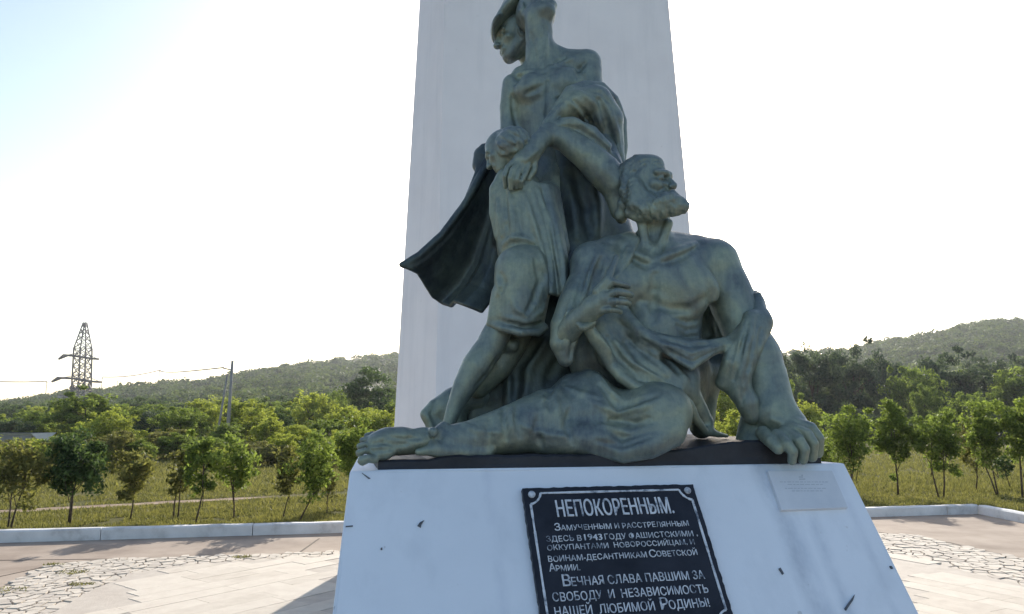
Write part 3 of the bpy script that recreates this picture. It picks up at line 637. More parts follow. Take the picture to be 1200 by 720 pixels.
    right = [(606, 190, 3.82), (600, 230, 3.84), (594, 280, 3.86), (590, 318, 3.86), (580, 344, 3.84), (564, 364, 3.80)]
    bot = [(471, 311, 3.76), (482, 315, 3.76), (490, 318, 3.78), (497, 330, 3.80), (506, 344, 3.84), (518, 352, 3.87), (528, 356, 3.86), (533, 351, 3.82), (545, 356, 3.78), (564, 364, 3.80)]
    g = coons([(566, 172, 3.86), (585, 182, 3.86), (606, 190, 3.82)], right, bot, left, 190, 130, lambda u, v: .075 * np.sin(np.pi * u) * v + .018 * np.sin(u * 9 - v * 2.2) * v ** 1.2 + .004 * np.sin(u * 23 + 3) * v)
    F.sheet(g, .013, .015)
    F.limb([(572, 190, 3.84, 5), (556, 220, 3.81, 5), (543, 243, 3.80, 4), (517, 277, 3.78, 4), (492, 300, 3.76, 3.6), (473, 311, 3.75, 3.2)], .012)
    F.limb([(600, 190, 3.80, 10), (592, 230, 3.82, 12), (590, 280, 3.84, 12)], .03)
    out(F, 'cape', cap, .0022, .09, 'cape blown out to one side, its shade painted in', 15, 'shade_bronze')
    return root
sculpture()
# ------------------------------------------------------------------ plinth, pedestal, plaque, obelisk
ue = (P(990, 541, 3.385) - P(410, 551, 2.90)); ue.z = 0; UL = ue.length; ue.normalize()      # along the pedestal's front edge
ve = Vector((-ue.y, ue.x, 0))                                                                # away from the camera
TOPZ = 1.597; p0 = P(410, 551, 2.90); p0.z = TOPZ
print('yaw', math.degrees(math.atan2(ue.y, ue.x)), 'width', UL)
def pedestal_paint():
    m = M['white_paint'].copy(); m.name = 'pedestal_render'; n = m.node_tree; b = n.nodes['Principled BSDF']; old = b.inputs['Base Color'].links[0].from_socket
    t = n.nodes.new('ShaderNodeTexCoord'); d = n.nodes.new('ShaderNodeVectorMath'); d.operation = 'DOT_PRODUCT'; n.links.new(t.outputs['Object'], d.inputs[0]); d.inputs[1].default_value = tuple(ue)
    wob = noise_tex(n, 1.6, 3, .5); a = n.nodes.new('ShaderNodeMath'); a.operation = 'MULTIPLY_ADD'; n.links.new(wob, a.inputs[0]); a.inputs[1].default_value = .10; n.links.new(d.outputs['Value'], a.inputs[2])
    mr = n.nodes.new('ShaderNodeMapRange'); mr.inputs['From Min'].default_value = -1.2; mr.inputs['From Max'].default_value = 1.3; n.links.new(a.outputs[0], mr.inputs[0])
    f = lambda u: (u + .05 + 1.2 - UL / 2) / 2.5      # u along the face -> 0..1
    w_, g = (1, 1, 1), (.70, .72, .75)
    c = ramp(n, mr.outputs[0], [(f(.50), w_), (f(.53), (.86, .87, .9)), (f(.56), w_), (f(1.68), w_), (f(1.735), g), (f(1.79), (.8, .82, .85)), (f(1.83), w_), (f(1.875), (.78, .80, .83)), (f(1.92), w_), (f(2.05), w_), (f(2.08), (.85, .86, .88)), (f(2.11), w_)])
    st = noise_tex(n, 1.0, 7, .65, coords(n, (7, 7, 1.1))); fac = ramp(n, st, [(.38, (0, 0, 0)), (.62, (1, 1, 1))])
    o = mix(n, old, c, fac, 'MULTIPLY'); n.links.new(o, b.inputs['Base Color']); return m
def pedestal():
    M['pedestal_paint'] = pedestal_paint()
    root = empty('monument_pedestal', (p0.x + ue.x * UL / 2 + ve.x * 1.2, p0.y + ue.y * UL / 2 + ve.y * 1.2, 0))
    tag(root, 'whitewashed sloping pedestal with a black inscription plaque under the bronze group', 'pedestal')
    o = root.location
    LEAN = math.tan(R(33)); D = 2.35
    def pt(u, s, z):   # u along edge, s back from the front top edge
        q = p0 + ue * u + ve * s; return Vector((q.x, q.y, z))
    b0, b1 = -.165, UL + .055
    bot = [pt(b0, -TOPZ * LEAN, 0), pt(b1, -TOPZ * LEAN, 0), pt(b1, D + .05, 0), pt(b0 + .12, D + .05, 0)]
    top = [pt(0, 0, TOPZ), pt(UL, 0, TOPZ), pt(UL, D, TOPZ), pt(.12, D, TOPZ)]
    bm = bmesh.new(); V = [bm.verts.new(q - o) for q in bot + top]
    for f in ((3, 2, 1, 0), (4, 5, 6, 7), (0, 1, 5, 4), (1, 2, 6, 5), (2, 3, 7, 6), (3, 0, 4, 7)): bm.faces.new([V[i] for i in f])
    bmesh.ops.bevel(bm, geom=[e for e in bm.edges], offset=.012, segments=3, affect='EDGES', profile=.6)
    bmesh.ops.triangulate(bm, faces=bm.faces); bmesh.ops.subdivide_edges(bm, edges=[e for e in bm.edges if e.calc_length() > .3], cuts=12, use_grid_fill=True)
    for v in bm.verts:
        q = v.co * 1.0; v.co += Vector(ve) * (mnoise.noise(q * 2.3) * .004 + mnoise.noise(q * 9) * .0016) + Vector((0, 0, mnoise.noise(q * 11 + Vector((5, 5, 5))) * .0025))
    me = bpy.data.meshes.new('body'); bm.to_mesh(me); bm.free()
    for p in me.polygons: p.use_smooth = False
    link('body', me, M['pedestal_paint'], root)
    # frame of the front face: origin p0, e1 = ue, e2 = up the slope, n = outwards
    e2 = (ve * LEAN + Vector((0, 0, 1))).normalized(); nrm = ue.cross(e2).normalized()
    def uvof(px, py):
        d = (P(px, py, 1.0) - Vector((0, 0, CAM_H))); c = Vector((0, 0, CAM_H)); t = (p0 - c).dot(nrm) / d.dot(nrm); q = c + d * t - p0
        return q.dot(ue), q.dot(e2)
    def on(u, v, h=0): return p0 + ue * u + e2 * v + nrm * h - o
    fr = Matrix((ue, e2, nrm)).transposed().to_4x4(); fr.translation = p0 - o
    A = uvof(613.5, 575.5); B = uvof(812, 570.5); C = uvof(628, 720); Dq = uvof(853, 720)
    print('plaque uv', A, B, C, Dq)
    u0, u1 = (A[0] + C[0]) / 2, (B[0] + Dq[0]) / 2; v1 = (A[1] + B[1]) / 2; tilt = (B[1] - A[1]) / (B[0] - A[0])
    PW = u1 - u0; PH = (v1 - C[1]) * 1.22
    print('PW', PW, 'shown', v1 - C[1], 'tilt', tilt)
    pf = fr @ Matrix.Translation((u0, v1, 0)) @ Matrix.Rotation(math.atan(tilt) * .6, 4, 'Z')   # local frame: x right, y up the slope, origin = plaque's top left
    pl = MB(); rr = random.Random(3); ring = []
    n = 40
    for i in range(n): ring.append((PW * i / n, rr.uniform(-.002, .002)))
    for i in range(n): ring.append((PW + rr.uniform(-.002, .002), -PH * i / n))
    for i in range(n): ring.append((PW * (1 - i / n), -PH + rr.uniform(-.002, .002)))
    for i in range(n): ring.append((rr.uniform(-.002, .002), -PH * (1 - i / n)))
    ring = ring[::-1]
    pl.prism([(x, y, -.02) for x, y in ring], [(x, y, .022) for x, y in ring])
    me = pl.mesh('plaque', .0015); me.transform(pf); plq = link('plaque', me, M['plaque'], root); plq['label'] = 'black plaque with white painted Cyrillic inscription'
    # raised white border line with inverted corners
    bw = .0042; ins = .030; rad = .060; pts = []
    def arc(cx, cy, a0, a1):
        for i in range(9):
            a = R(a0 + (a1 - a0) * i / 8); pts.append((cx + rad * math.cos(a), cy + rad * math.sin(a)))
    k = .012
    arc(k, -k, 270 + 12, 360 - 12); arc(PW - k, -k, 180 + 12, 270 - 12); arc(PW - k, -PH + k, 90 + 12, 180 - 12); arc(k, -PH + k, 12, 78)
    # order: top-left corner must run from the left side to the top side
    loop = pts + [pts[0]]; bl = MB(); N = len(pts)
    for i in range(N):
        a = Vector(pts[i]); b = Vector(pts[(i + 1) % N]); d = (b - a)
        if d.length < 1e-5: continue
        steps = max(1, int(d.length / .05)); 
        for j in range(steps):
            s_, e_ = a + d * (j / steps), a + d * ((j + 1) / steps); w_ = bw * rr.uniform(.75, 1.2); nn_ = Vector((-d.y, d.x)).normalized() * w_
            bl.prism([(*(s_ - nn_), .0215), (*(e_ - nn_), .0215), (*(e_ + nn_), .0215), (*(s_ + nn_), .0215)], [(*(s_ - nn_), .0245), (*(e_ - nn_), .0245), (*(e_ + nn_), .0245), (*(s_ + nn_), .0245)])
    me = bl.mesh('border_line'); me.transform(pf); link('border_line', me, M['letters'], plq)
    for cx, cy in ((.034, -.030), (PW - .034, -.030), (.034, -PH + .030), (PW - .034, -PH + .030)):
        b = MB(); b.tube([(cx, cy, .02), (cx, cy, .028), (cx, cy, .0295)], [.0145, .0145, .009], 14); me = b.mesh('screw_head', 0, True); me.transform(pf); link('screw_head', me, M['letters'], plq)
    def line(txt, x, y, h, wdt, bold=0, name='lettering', slant=0, spx=1.0):
        cu = bpy.data.curves.new(name, 'FONT'); cu.body = txt; cu.size = 1; cu.resolution_u = 3; cu.extrude = 0; cu.offset = 0; cu.space_character = spx
        ob = bpy.data.objects.new(name, cu); COL.objects.link(ob); bpy.context.view_layer.update()
        dg = bpy.context.evaluated_depsgraph_get(); me = bpy.data.meshes.new_from_object(ob.evaluated_get(dg)); bpy.data.objects.remove(ob)
        if not len(me.vertices): return
        me.name = name
        v = np.empty(len(me.vertices) * 3, np.float32); me.vertices.foreach_get('co', v); v = v.reshape(-1, 3)
        mn, mx = v.min(0), v.max(0); capH = .76
        sx = wdt / (mx[0] - mn[0]); sy = h / capH; nv = len(v)
        v[:, 0] = (v[:, 0] - mn[0]) * sx + x; v[:, 1] = v[:, 1] * sy + y
        v[:, 1] += .0009 * np.sin(v[:, 0] * 83 + y * 50) ; v[:, 2] = .0221
        me.vertices.foreach_set('co', v.ravel())
        bm = bmesh.new(); bm.from_mesh(me); r = bmesh.ops.extrude_face_region(bm, geom=bm.faces[:]); 
        for q in r['geom']:
            if isinstance(q, bmesh.types.BMVert): q.co.z += .0022
        
        if bold:
            d = bmesh.ops.duplicate(bm, geom=bm.verts[:] + bm.edges[:] + bm.faces[:])['geom']
            for q in d:
                if isinstance(q, bmesh.types.BMVert): q.co.x += bold * sx * 2.2; q.co.z += .0003
        bmesh.ops.recalc_face_normals(bm, faces=bm.faces); bm.to_mesh(me); bm.free()
        me.materials.clear(); me.transform(pf)
        return link(name, me, M['letters'], plq)
    # lines: (text pieces, left edge, right edge, baseline, cap height) measured on the plaque face
    def Luv(px, py):
        u, v = uvof(px, py); q = pf.inverted() @ Vector(on(u, v, .022)); return q.x, q.y
    rows = [
        (['НЕПОКОРЕННЫМ.'], [(651, 608.3), (788.5, 605.3)], 20.5, .016),
        (['З|АМУЧЕННЫМ И РАССТРЕЛЯННЫМ'], [(648, 623.3), (806, 621.3)], 6.6, 0),
        (['ЗДЕСЬ В ', '!1943', ' ГОДУ ФАШИСТСКИМИ ,'], [(638.5, 636.6), (816, 632.8)], 7.0, 0),
        (['ОККУПАНТАМИ  НОВОРОССИЙЦАМ, И'], [(639.5, 647), (812.5, 642.2)], 6.6, 0),
        (['ВОИНАМ-ДЕСАНТНИКАМ |СОВЕТСКОЙ'], [(640.5, 659.5), (816, 655.5)], 7.2, 0),
        (['|АРМИИ.'], [(642, 673), (678.5, 671.5)], 7.4, 0),
        (['|ВЕЧНАЯ СЛАВА ПАВШИМ ЗА'], [(657.5, 688.5), (824.5, 683)], 11, .004),
        (['СВОБОДУ  И  НЕЗАВИСИМОСТЬ'], [(645.5, 705.5), (829, 700)], 11, .004),
        (['НАШЕЙ  ЛЮБИМОЙ  |РОДИНЫ!'], [(648, 722.5), (830.5, 716.5)], 11.5, .004),
    ]
    def render_row(text, ends, hpx, bold):
        (xa, ya), (xb, yb) = Luv(*ends[0]), Luv(*ends[1]); base = (ya + yb) / 2
        top = Luv(ends[0][0], ends[0][1] - hpx)[1]; h = top - ya
        # measure natural widths piece by piece, so that capitals and the date can be larger
        segs = []
        for t in text:
            if t.startswith('!'): segs.append((t[1:], 1.12, .016)); continue
            if t.startswith('З|'): segs.append(('З', 1.35, .006)); segs.append((t[2:], 1, bold)); continue
            q = t.split('|')
            if q[0]: segs.append((q[0], 1, bold))
            for r in q[1:]:
                segs.append((r[0], 1.32, bold + .004)); segs.append((r[1:], 1, bold))
        W = []
        for t, s_, b_ in segs:
            cu = bpy.data.curves.new('w', 'FONT'); cu.body = 'I' + t + 'I'; cu.size = 1; ob = bpy.data.objects.new('w', cu); COL.objects.link(ob); bpy.context.view_layer.update(); a = ob.dimensions.x
            cu.body = 'II'; bpy.context.view_layer.update(); W.append((a - ob.dimensions.x) * s_); bpy.data.objects.remove(ob)
        T = sum(W); x = xa; k_ = (xb - xa) / T
        for (t, s_, b_), w_ in zip(segs, W):
            lead = len(t) - len(t.lstrip()); tr = len(t) - len(t.rstrip()); spw = .28 * s_ * k_
            tt = t.strip()
            if tt: line(tt, x + lead * spw + .04 * k_, base, h * s_, w_ * k_ - (lead + tr) * spw - .07 * k_, b_, 'lettering')
            x += w_ * k_
    for r in rows: render_row(*r)
    # the small pale tablet at the right
    q = [uvof(898, 554), uvof(973, 553.5), uvof(991.7, 597), uvof(914, 600)]
    tb = MB(); hi = [on(u, v, .016) for u, v in q]; lo = [on(u, v, -.01) for u, v in q]; tb.prism(lo[::-1], hi[::-1]); t = tb.build('tablet', M['tablet'], root, .002); t['label'] = 'small pale tablet with faint unreadable print'
    pr = MB()
    def strip(px0, px1, py, hh):
        a = [uvof(px0, py + .02), uvof(px1, py), uvof(px1, py - hh), uvof(px0, py - hh)]
        pr.prism([on(u, v, .0155) for u, v in a], [on(u, v, .0168) for u, v in a])
    for x0, x1, y in ((912, 968, 567.5), (921, 962, 570.5), (918, 966, 575), (926, 962, 578)):
        x = x0
        while x < x1: l = random.uniform(2, 6); strip(x, min(x + l, x1), y, .7); x += l + 1.3
    for dx, y, wd in ((0, 560, 2), (-1.5, 562, 5), (0, 564.5, 7)): strip(938 + dx - wd / 2, 938 + dx + wd / 2, y, 1.2)
    pr.build('faint_print', M['tablet_print'], t)
    # chips in the render
    for ch in ([(489, 617), (492, 613), (497, 610.5), (493.5, 616), (493, 619)], [(405, 617.4), (413.5, 616.6), (413.5, 617.6), (405, 618.2)], [(989, 714), (993, 708), (1001, 697.5), (999, 704), (995, 710), (991, 716)], [(424, 555), (434, 561.5), (432, 562)],
               [(446, 643), (448, 642.5), (448, 645), (446, 645)], [(1042, 664), (1044, 664), (1046, 667), (1044, 667)], [(912, 667), (914, 666), (918, 673), (916.5, 674)]):
        c = MB(); a = [uvof(*z) for z in ch]; c.prism([on(u, v, -.01) for u, v in a], [on(u, v, .006) for u, v in a]); c.build('chip', M['chip'], root)
    return root
pedestal()
def plinth():
    o = P(700, 545, 3.6); o.z = TOPZ
    a = P(443, 549, 2.945); b = P(962, 541, 3.375); a.z = b.z = TOPZ
    bm = bmesh.new(); n = 60; rr = random.Random(5)
    tops = [(443, 540), (486, 539.5), (520, 534), (640, 533), (700, 532), (780, 528), (830, 519), (870, 516.5), (930, 516), (962, 519)]
    cols = []
    for i in range(n + 1):
        t = i / n; q = a.lerp(b, t); px = 443 + (962 - 443) * t; py = np.interp(px, [k[0] for k in tops], [k[1] for k in tops]); z = P(px, py, q.y).z
        z += rr.uniform(-.003, .003); w_ = mnoise.noise(Vector((t * 14, 0, 0))) * .006
        row = []
        for s_, zz in ((-.004, TOPZ - .004), (w_, TOPZ + .3 * (z - TOPZ)), (w_ + .003, z - .008), (w_ + .012, z), (.4, z + .002), (.9, z + .004), (1.42, z), (1.43, TOPZ - .004)):
            c = q + ve * s_; row.append(bm.verts.new((c.x - o.x, c.y - o.y, zz - o.z)))
        cols.append(row)
    for i in range(n):
        for k in range(len(cols[0]) - 1): bm.faces.new((cols[i][k], cols[i + 1][k], cols[i + 1][k + 1], cols[i][k + 1]))
    bm.faces.new(cols[0]); bm.faces.new(cols[-1][::-1]); bmesh.ops.recalc_face_normals(bm, faces=bm.faces)
    me = bpy.data.meshes.new('statue_base_slab'); bm.to_mesh(me); bm.free()
    ob = link('statue_base_slab', me, M['black_slab']); ob.location = o
    tag(ob, 'uneven black base slab between the bronze group and the white pedestal', 'base slab')
plinth()
def obelisk():
    H = 15
    def edge(pa, pb, Y):  # vertical arris through two photo positions at depth Y
        A, B = P(*pa, Y), P(*pb, Y); d = (A - B) / (A.z - B.z); return (B - d * B.z), (B + d * (H - B.z))
    E = [edge((521, 0), (512, 400), 8.8), edge((783, 0), (808, 265), 9.45)]
    r2 = edge((775, 0), (797, 265), 11.2); l2 = edge((508, 0), (484, 400), 11.4); l1 = edge((492, 0), (468, 400), 9.65)
    ring = [E[0], E[1], r2, l2, l1]
    o = Vector((.6, 10, 0)); bm = bmesh.new(); n = 20
    L = [[bm.verts.new(a.lerp(b, t / n) - o) for a, b in ring] for t in range(n + 1)]
    for i in range(n):
        for k in range(5): j = (k + 1) % 5; bm.faces.new((L[i][k], L[i][j], L[i + 1][j], L[i + 1][k]))
    bm.faces.new(L[-1]); bm.faces.new(L[0][::-1]); bmesh.ops.recalc_face_normals(bm, faces=bm.faces)
    me = bpy.data.meshes.new('obelisk'); bm.to_mesh(me); bm.free()
    ob = link('obelisk', me, M['obelisk']); ob.location = o
    tag(ob, 'tall tapering white obelisk rising out of frame behind the bronze group', 'obelisk')
obelisk()
# ------------------------------------------------------------------ ground, apron, kerb, paving
def poly_sheet(name, pts, z, mat, thick=.08, **kw):
    m = MB(); pts = [(p[0], p[1]) for p in pts]
    ar = sum(pts[i][0] * pts[(i + 1) % len(pts)][1] - pts[(i + 1) % len(pts)][0] * pts[i][1] for i in range(len(pts)))
    if ar < 0: pts = pts[::-1]
    m.prism([(x, y, z - thick) for x, y in pts], [(x, y, z) for x, y in pts]); o = m.build(name, mat); tag(o, **kw); return o
def inside(x, y, poly):
    c = False; n = len(poly)
    for i in range(n):
        x1, y1 = poly[i][0], poly[i][1]; x2, y2 = poly[(i + 1) % n][0], poly[(i + 1) % n][1]
        if (y1 > y) != (y2 > y) and x < (x2 - x1) * (y - y1) / (y2 - y1) + x1: c = not c
    return c
# hills and the ground sheet in one continuous terrain
LEFT_RIDGE = [(-1100, 470), (-400, 486), (-100, 482), (0, 475), (40, 470), (75, 464), (140, 456), (200, 449), (260, 441), (285, 436), (300, 432), (340, 428), (380, 424), (430, 419), (465, 417), (560, 409), (640, 420), (700, 432), (780, 434), (860, 424), (920, 416), (985, 413), (1010, 411), (1030, 405), (1050, 400),
              (1075, 395), (1100, 390), (1140, 384), (1160, 380), (1200, 378), (1300, 370), (1500, 376), (1750, 392), (2500, 430)]
RX, RY = [a for a, _ in LEFT_RIDGE], [b for _, b in LEFT_RIDGE]
def ridge_Y(px): return float(np.interp(px, [-1000, 0, 465, 640, 900, 1200, 2400], [420, 460, 560, 600, 470, 430, 430]))
def foot_Y(px): return float(np.interp(px, [-400, 0, 300, 465, 700, 900, 1200, 1750], [200, 190, 150, 150, 160, 150, 150, 150]))
def hill_z(px, Y):
    ry = ridge_Y(px); fy = foot_Y(px); zr = P(px, float(np.interp(px, RX, RY)), ry).z
    if Y <= fy: return -.02
    t = min(1.0, (Y - fy) / (ry - fy)); x = (px - 600) / FPX * Y
    z = zr * (t ** 1.25 if t < 1 else 1)
    if Y > ry: z = zr * max(0, 1 - (Y - ry) / 300) 
    return z + mnoise.noise(Vector((x / 60, Y / 60, 0))) * 3.0 * min(1, t * 1.5) * (1 - t) * 2 - .02
def terrain():
    cols = list(range(-1000, 2420, 14)); rows = [140 + 12 * i for i in range(56)]
    v = []; f = []
    for px in cols:
        for Y in rows: v.append(((px - 600) / 875 * Y, Y, hill_z(px, Y)))
    n = len(rows)
    for i in range(len(cols) - 1):
        for j in range(n - 1): f.append((i * n + j, (i + 1) * n + j, (i + 1) * n + j + 1, i * n + j + 1))
    me = bpy.data.meshes.new('hill'); me.from_pydata(v, [], f); me.update()
    for p in me.polygons: p.use_smooth = True
    tag(link('hill', me, M['hill']), kind='structure')
    m = MB(); m.prism([(-1500, -60, -.6), (1500, -60, -.6), (1500, 1500, -.6), (-1500, 1500, -.6)], [(-1500, -60, -.05), (1500, -60, -.05), (1500, 1500, -.05), (-1500, 1500, -.05)])
    tag(m.build('ground', M['ground']), kind='structure')
terrain()
KA, KC = G(-560, 653.1), G(1146, 602.5); KD = G(1200, 613.5); kd = (KD - KC).normalized(); KE = KC + kd * 16
ka = (KC - KA).normalized(); kn = Vector((-ka.y, ka.x, 0)); kn2 = Vector((-kd.y, kd.x, 0)); kn2 = kn2 if kn2.dot(kn) > 0 or kn2.x > 0 else -kn2
apron = poly_sheet('concrete_apron', [KA - ka * 2, KC, KE, (KE.x + 2, -6), (-30, -6)], 0, M['concrete'], .12, kind='structure')
def kerb():
    root = empty('kerb', KC); root.location.z = 0; tag(root, kind='structure'); rr = random.Random(4)
    def run(a, d, L, nrm_, first):
        s = 0
        while s < L:
            l = min(rr.uniform(2.0, 2.7), L - s)
            if l < .2: break
            h = .168 + rr.uniform(-.005, .005); off = rr.uniform(-.006, .006); m = MB(); w_ = .16; n = 10
            bm = bmesh.new(); rows = []
            for i in range(n + 1):
                q = a + d * (s + .006 + (l - .012) * i / n) + nrm_ * off; jit = [mnoise.noise(Vector((q.x * 3 + k * 7, q.y * 3, 0))) * .008 for k in range(4)]
                c = [q + nrm_ * (0 + jit[0]), q + nrm_ * (.012 + jit[1]), q + nrm_ * (w_ + jit[2]), q + nrm_ * w_]
                zs = [-.03, h + jit[1], h + jit[2], -.03]
                row = [bm.verts.new((c[0].x - KC.x, c[0].y - KC.y, -.03)), bm.verts.new((c[0].x - KC.x, c[0].y - KC.y, h - .022 + jit[3])), bm.verts.new((c[1].x + nrm_.x * .01 - KC.x, c[1].y + nrm_.y * .01 - KC.y, zs[1])), bm.verts.new((c[2].x - nrm_.x * .01 - KC.x, c[2].y - nrm_.y * .01 - KC.y, zs[2])), bm.verts.new((c[3].x - KC.x, c[3].y - KC.y, -.03))]
                rows.append(row)
            for i in range(n):
                for k in range(4): bm.faces.new((rows[i][k], rows[i + 1][k], rows[i + 1][k + 1], rows[i][k + 1]))
            bm.faces.new(rows[0]); bm.faces.new(rows[-1][::-1]); bmesh.ops.recalc_face_normals(bm, faces=bm.faces)
            me = bpy.data.meshes.new('kerb_stone'); bm.to_mesh(me); bm.free(); link('kerb_stone', me, M['kerb'], root); s += l
    L1 = (KC - KA).length; run(KA, ka, L1 + .02, kn, True); run(KC + kd * .01, kd, 16, kn2, False)
kerb()
def paving():
    rr = random.Random(11)
    Lc = [G(*p) for p in ((-70, 722), (0, 690), (45, 668), (75, 660), (130, 656), (220, 653), (300, 651), (410, 646), (410, 655), (300, 661), (215, 667), (160, 676), (110, 696), (60, 726), (20, 760), (-120, 800))]
    Rc = [G(*p) for p in ((1030, 625), (1075, 628), (1115, 637), (1200, 656), (1300, 681), (1300, 716), (1200, 691), (1120, 671), (1040, 652), (1020, 640))]
    Lr = [G(*p) for p in ((410, 653.5), (300, 659.5), (215, 665.5), (158, 675), (108, 695), (58, 725), (0, 775), (60, 900), (420, 900))]
    Rr = [G(*p) for p in ((1020, 648), (1040, 651), (1120, 670), (1200, 690), (1300, 715), (1500, 790), (1300, 900), (1000, 900))]
    def voronoi(poly, size, name):
        root = empty(name, (sum(p.x for p in poly) / len(poly), sum(p.y for p in poly) / len(poly), 0)); tag(root, kind='structure'); o = root.location
        poly_bed = MB(); pts = [(p.x - o.x, p.y - o.y) for p in poly]
        ar = sum(pts[i][0] * pts[(i + 1) % len(pts)][1] - pts[(i + 1) % len(pts)][0] * pts[i][1] for i in range(len(pts)))
        if ar < 0: pts = pts[::-1]
        poly_bed.prism([(x, y, -.02) for x, y in pts], [(x, y, .008) for x, y in pts]); poly_bed.build('mortar_bed', M['joint'], root)
        x0, x1 = min(p.x for p in poly), max(p.x for p in poly); y0, y1 = min(p.y for p in poly), max(p.y for p in poly)
        seeds = {}
        nx, ny = int((x1 - x0) / size) + 3, int((y1 - y0) / size) + 3
        for i in range(-1, nx):
            for j in range(-1, ny): seeds[(i, j)] = (x0 + (i + .5 + rr.uniform(-.42, .42)) * size, y0 + (j + .5 + rr.uniform(-.42, .42)) * size)
        cnt = 0; cells = []
        for (i, j), (sx, sy) in seeds.items():
            if not inside(sx, sy, poly): continue
            c = [(sx - size * 1.6, sy - size * 1.6), (sx + size * 1.6, sy - size * 1.6), (sx + size * 1.6, sy + size * 1.6), (sx - size * 1.6, sy + size * 1.6)]
            for a in range(-2, 3):
                for b in range(-2, 3):
                    t = seeds.get((i + a, j + b))
                    if (a, b) == (0, 0) or t is None: continue
                    dx, dy = t[0] - sx, t[1] - sy; L = math.hypot(dx, dy); mx, my = (sx + t[0]) / 2 - dx / L * .0065, (sy + t[1]) / 2 - dy / L * .0065; out = []
                    for q in range(len(c)):
                        A, B = c[q], c[(q + 1) % len(c)]; da = (A[0] - mx) * dx + (A[1] - my) * dy; db = (B[0] - mx) * dx + (B[1] - my) * dy
                        if da <= 0: out.append(A)
                        if (da < 0) != (db < 0): s_ = da / (da - db); out.append((A[0] + (B[0] - A[0]) * s_, A[1] + (B[1] - A[1]) * s_))
                    c = out
                    if len(c) < 3: break
                if len(c) < 3: break
            if len(c) >= 3: cells.append((sy, c, sx))
        cells.sort(key=lambda k: (k[0] ** 2 + k[2] ** 2))
        extra = MB()
        for q, (sy, c, sx) in enumerate(cells):
            h = .018 + rr.uniform(-.005, .006); tx, ty = rr.uniform(-.03, .03), rr.uniform(-.03, .03)
            lo = [(x - o.x, y - o.y, 0) for x, y in c]; cx, cy = sx - o.x, sy - o.y
            hi = [(cx + (x - cx) * .94, cy + (y - cy) * .94, h + (x - cx) * tx + (y - cy) * ty) for x, y, _ in lo]
            if q < 290: MB().prism(lo, hi).build('paving_stone', M['stone%d' % rr.choice((0, 0, 1, 2))], root)
            else: extra.prism(lo, hi)
        if extra.v: tag(extra.build('small_paving_stones', M['stone0'], root), kind='stuff')
        print(name, len(cells))
    def rows(poly, az, w_, ll, name, dz=0.):
        root = empty(name, (sum(p.x for p in poly) / len(poly), sum(p.y for p in poly) / len(poly), 0)); tag(root, kind='structure'); o = root.location
        bed = MB(); pts = [(p.x - o.x, p.y - o.y) for p in poly]
        ar = sum(pts[i][0] * pts[(i + 1) % len(pts)][1] - pts[(i + 1) % len(pts)][0] * pts[i][1] for i in range(len(pts)))
        if ar < 0: pts = pts[::-1]
        bed.prism([(x, y, -.02) for x, y in pts], [(x, y, .0335 + dz) for x, y in pts]); bed.build('mortar_bed', M['stone2'], root)
        d = Vector((math.sin(az), math.cos(az), 0)); e = Vector((d.y, -d.x, 0)); c0 = o.copy(); n = 0
        for i in range(-24, 25):
            s = -9 + rr.uniform(0, ll)
            while s < 9:
                l = ll * rr.uniform(.7, 1.4); q = c0 + e * (i + .5) * w_ + d * (s + l / 2)
                if inside(q.x, q.y, poly) and all(inside((q + d * a).x, (q + d * a).y, poly) for a in (-l * .42, l * .42)):
                    g_ = .0018; a = q - d * (l / 2 - g_) - e * (w_ / 2 - g_); b = q + d * (l / 2 - g_) - e * (w_ / 2 - g_); c = q + d * (l / 2 - g_) + e * (w_ / 2 - g_); f = q - d * (l / 2 - g_) + e * (w_ / 2 - g_); h = .037 + dz + rr.uniform(-.0015, .002); n += 1
                    if n <= 295: MB().prism([(p.x - o.x, p.y - o.y, .0) for p in (f, c, b, a)][::-1], [(p.x - o.x, p.y - o.y, h) for p in (f, c, b, a)][::-1]).build('paving_slab', M['stone%d' % rr.choice((0, 1, 1))], root)
                s += l
        print(name, n)
    voronoi(Lc, .125, 'crazy_paving'); voronoi(Rc, .15, 'crazy_paving')
    Mr = [Vector(q) for q in ((-2.35, 9.62, 0), (4.7, 10.3, 0), (3.0, 6.0, 0), (2.2, 1.2, 0), (-1.2, 1.2, 0))]
    rows(Mr, R(12), .27, .8, 'slab_paving', -.008)
    rows(Lr, R(37), .27, .8, 'slab_paving'); rows(Rr, R(-28), .27, .8, 'slab_paving')
    # joints and a dark patch of worn concrete in the apron
    jt = MB()
    for a, b, w_ in (((350, 648.5), (374, 631.5), .014), ((0, 676), (60, 663), .008), ((1030, 624), (1112, 636), .01), ((1112, 636), (1290, 678), .02), ((205, 654.5), (0, 657), .006)):
        A, B = G(*a), G(*b); d = (B - A).normalized(); e = Vector((-d.y, d.x, 0)) * w_
        jt.prism([(*(p.xy), .001) for p in (A - e, B - e, B + e, A + e)], [(*(p.xy), .0045) for p in (A - e, B - e, B + e, A + e)])
    jo = jt.build('apron_joint', M['joint']); jo.parent = apron; tag(jo, kind='stuff')
paving()

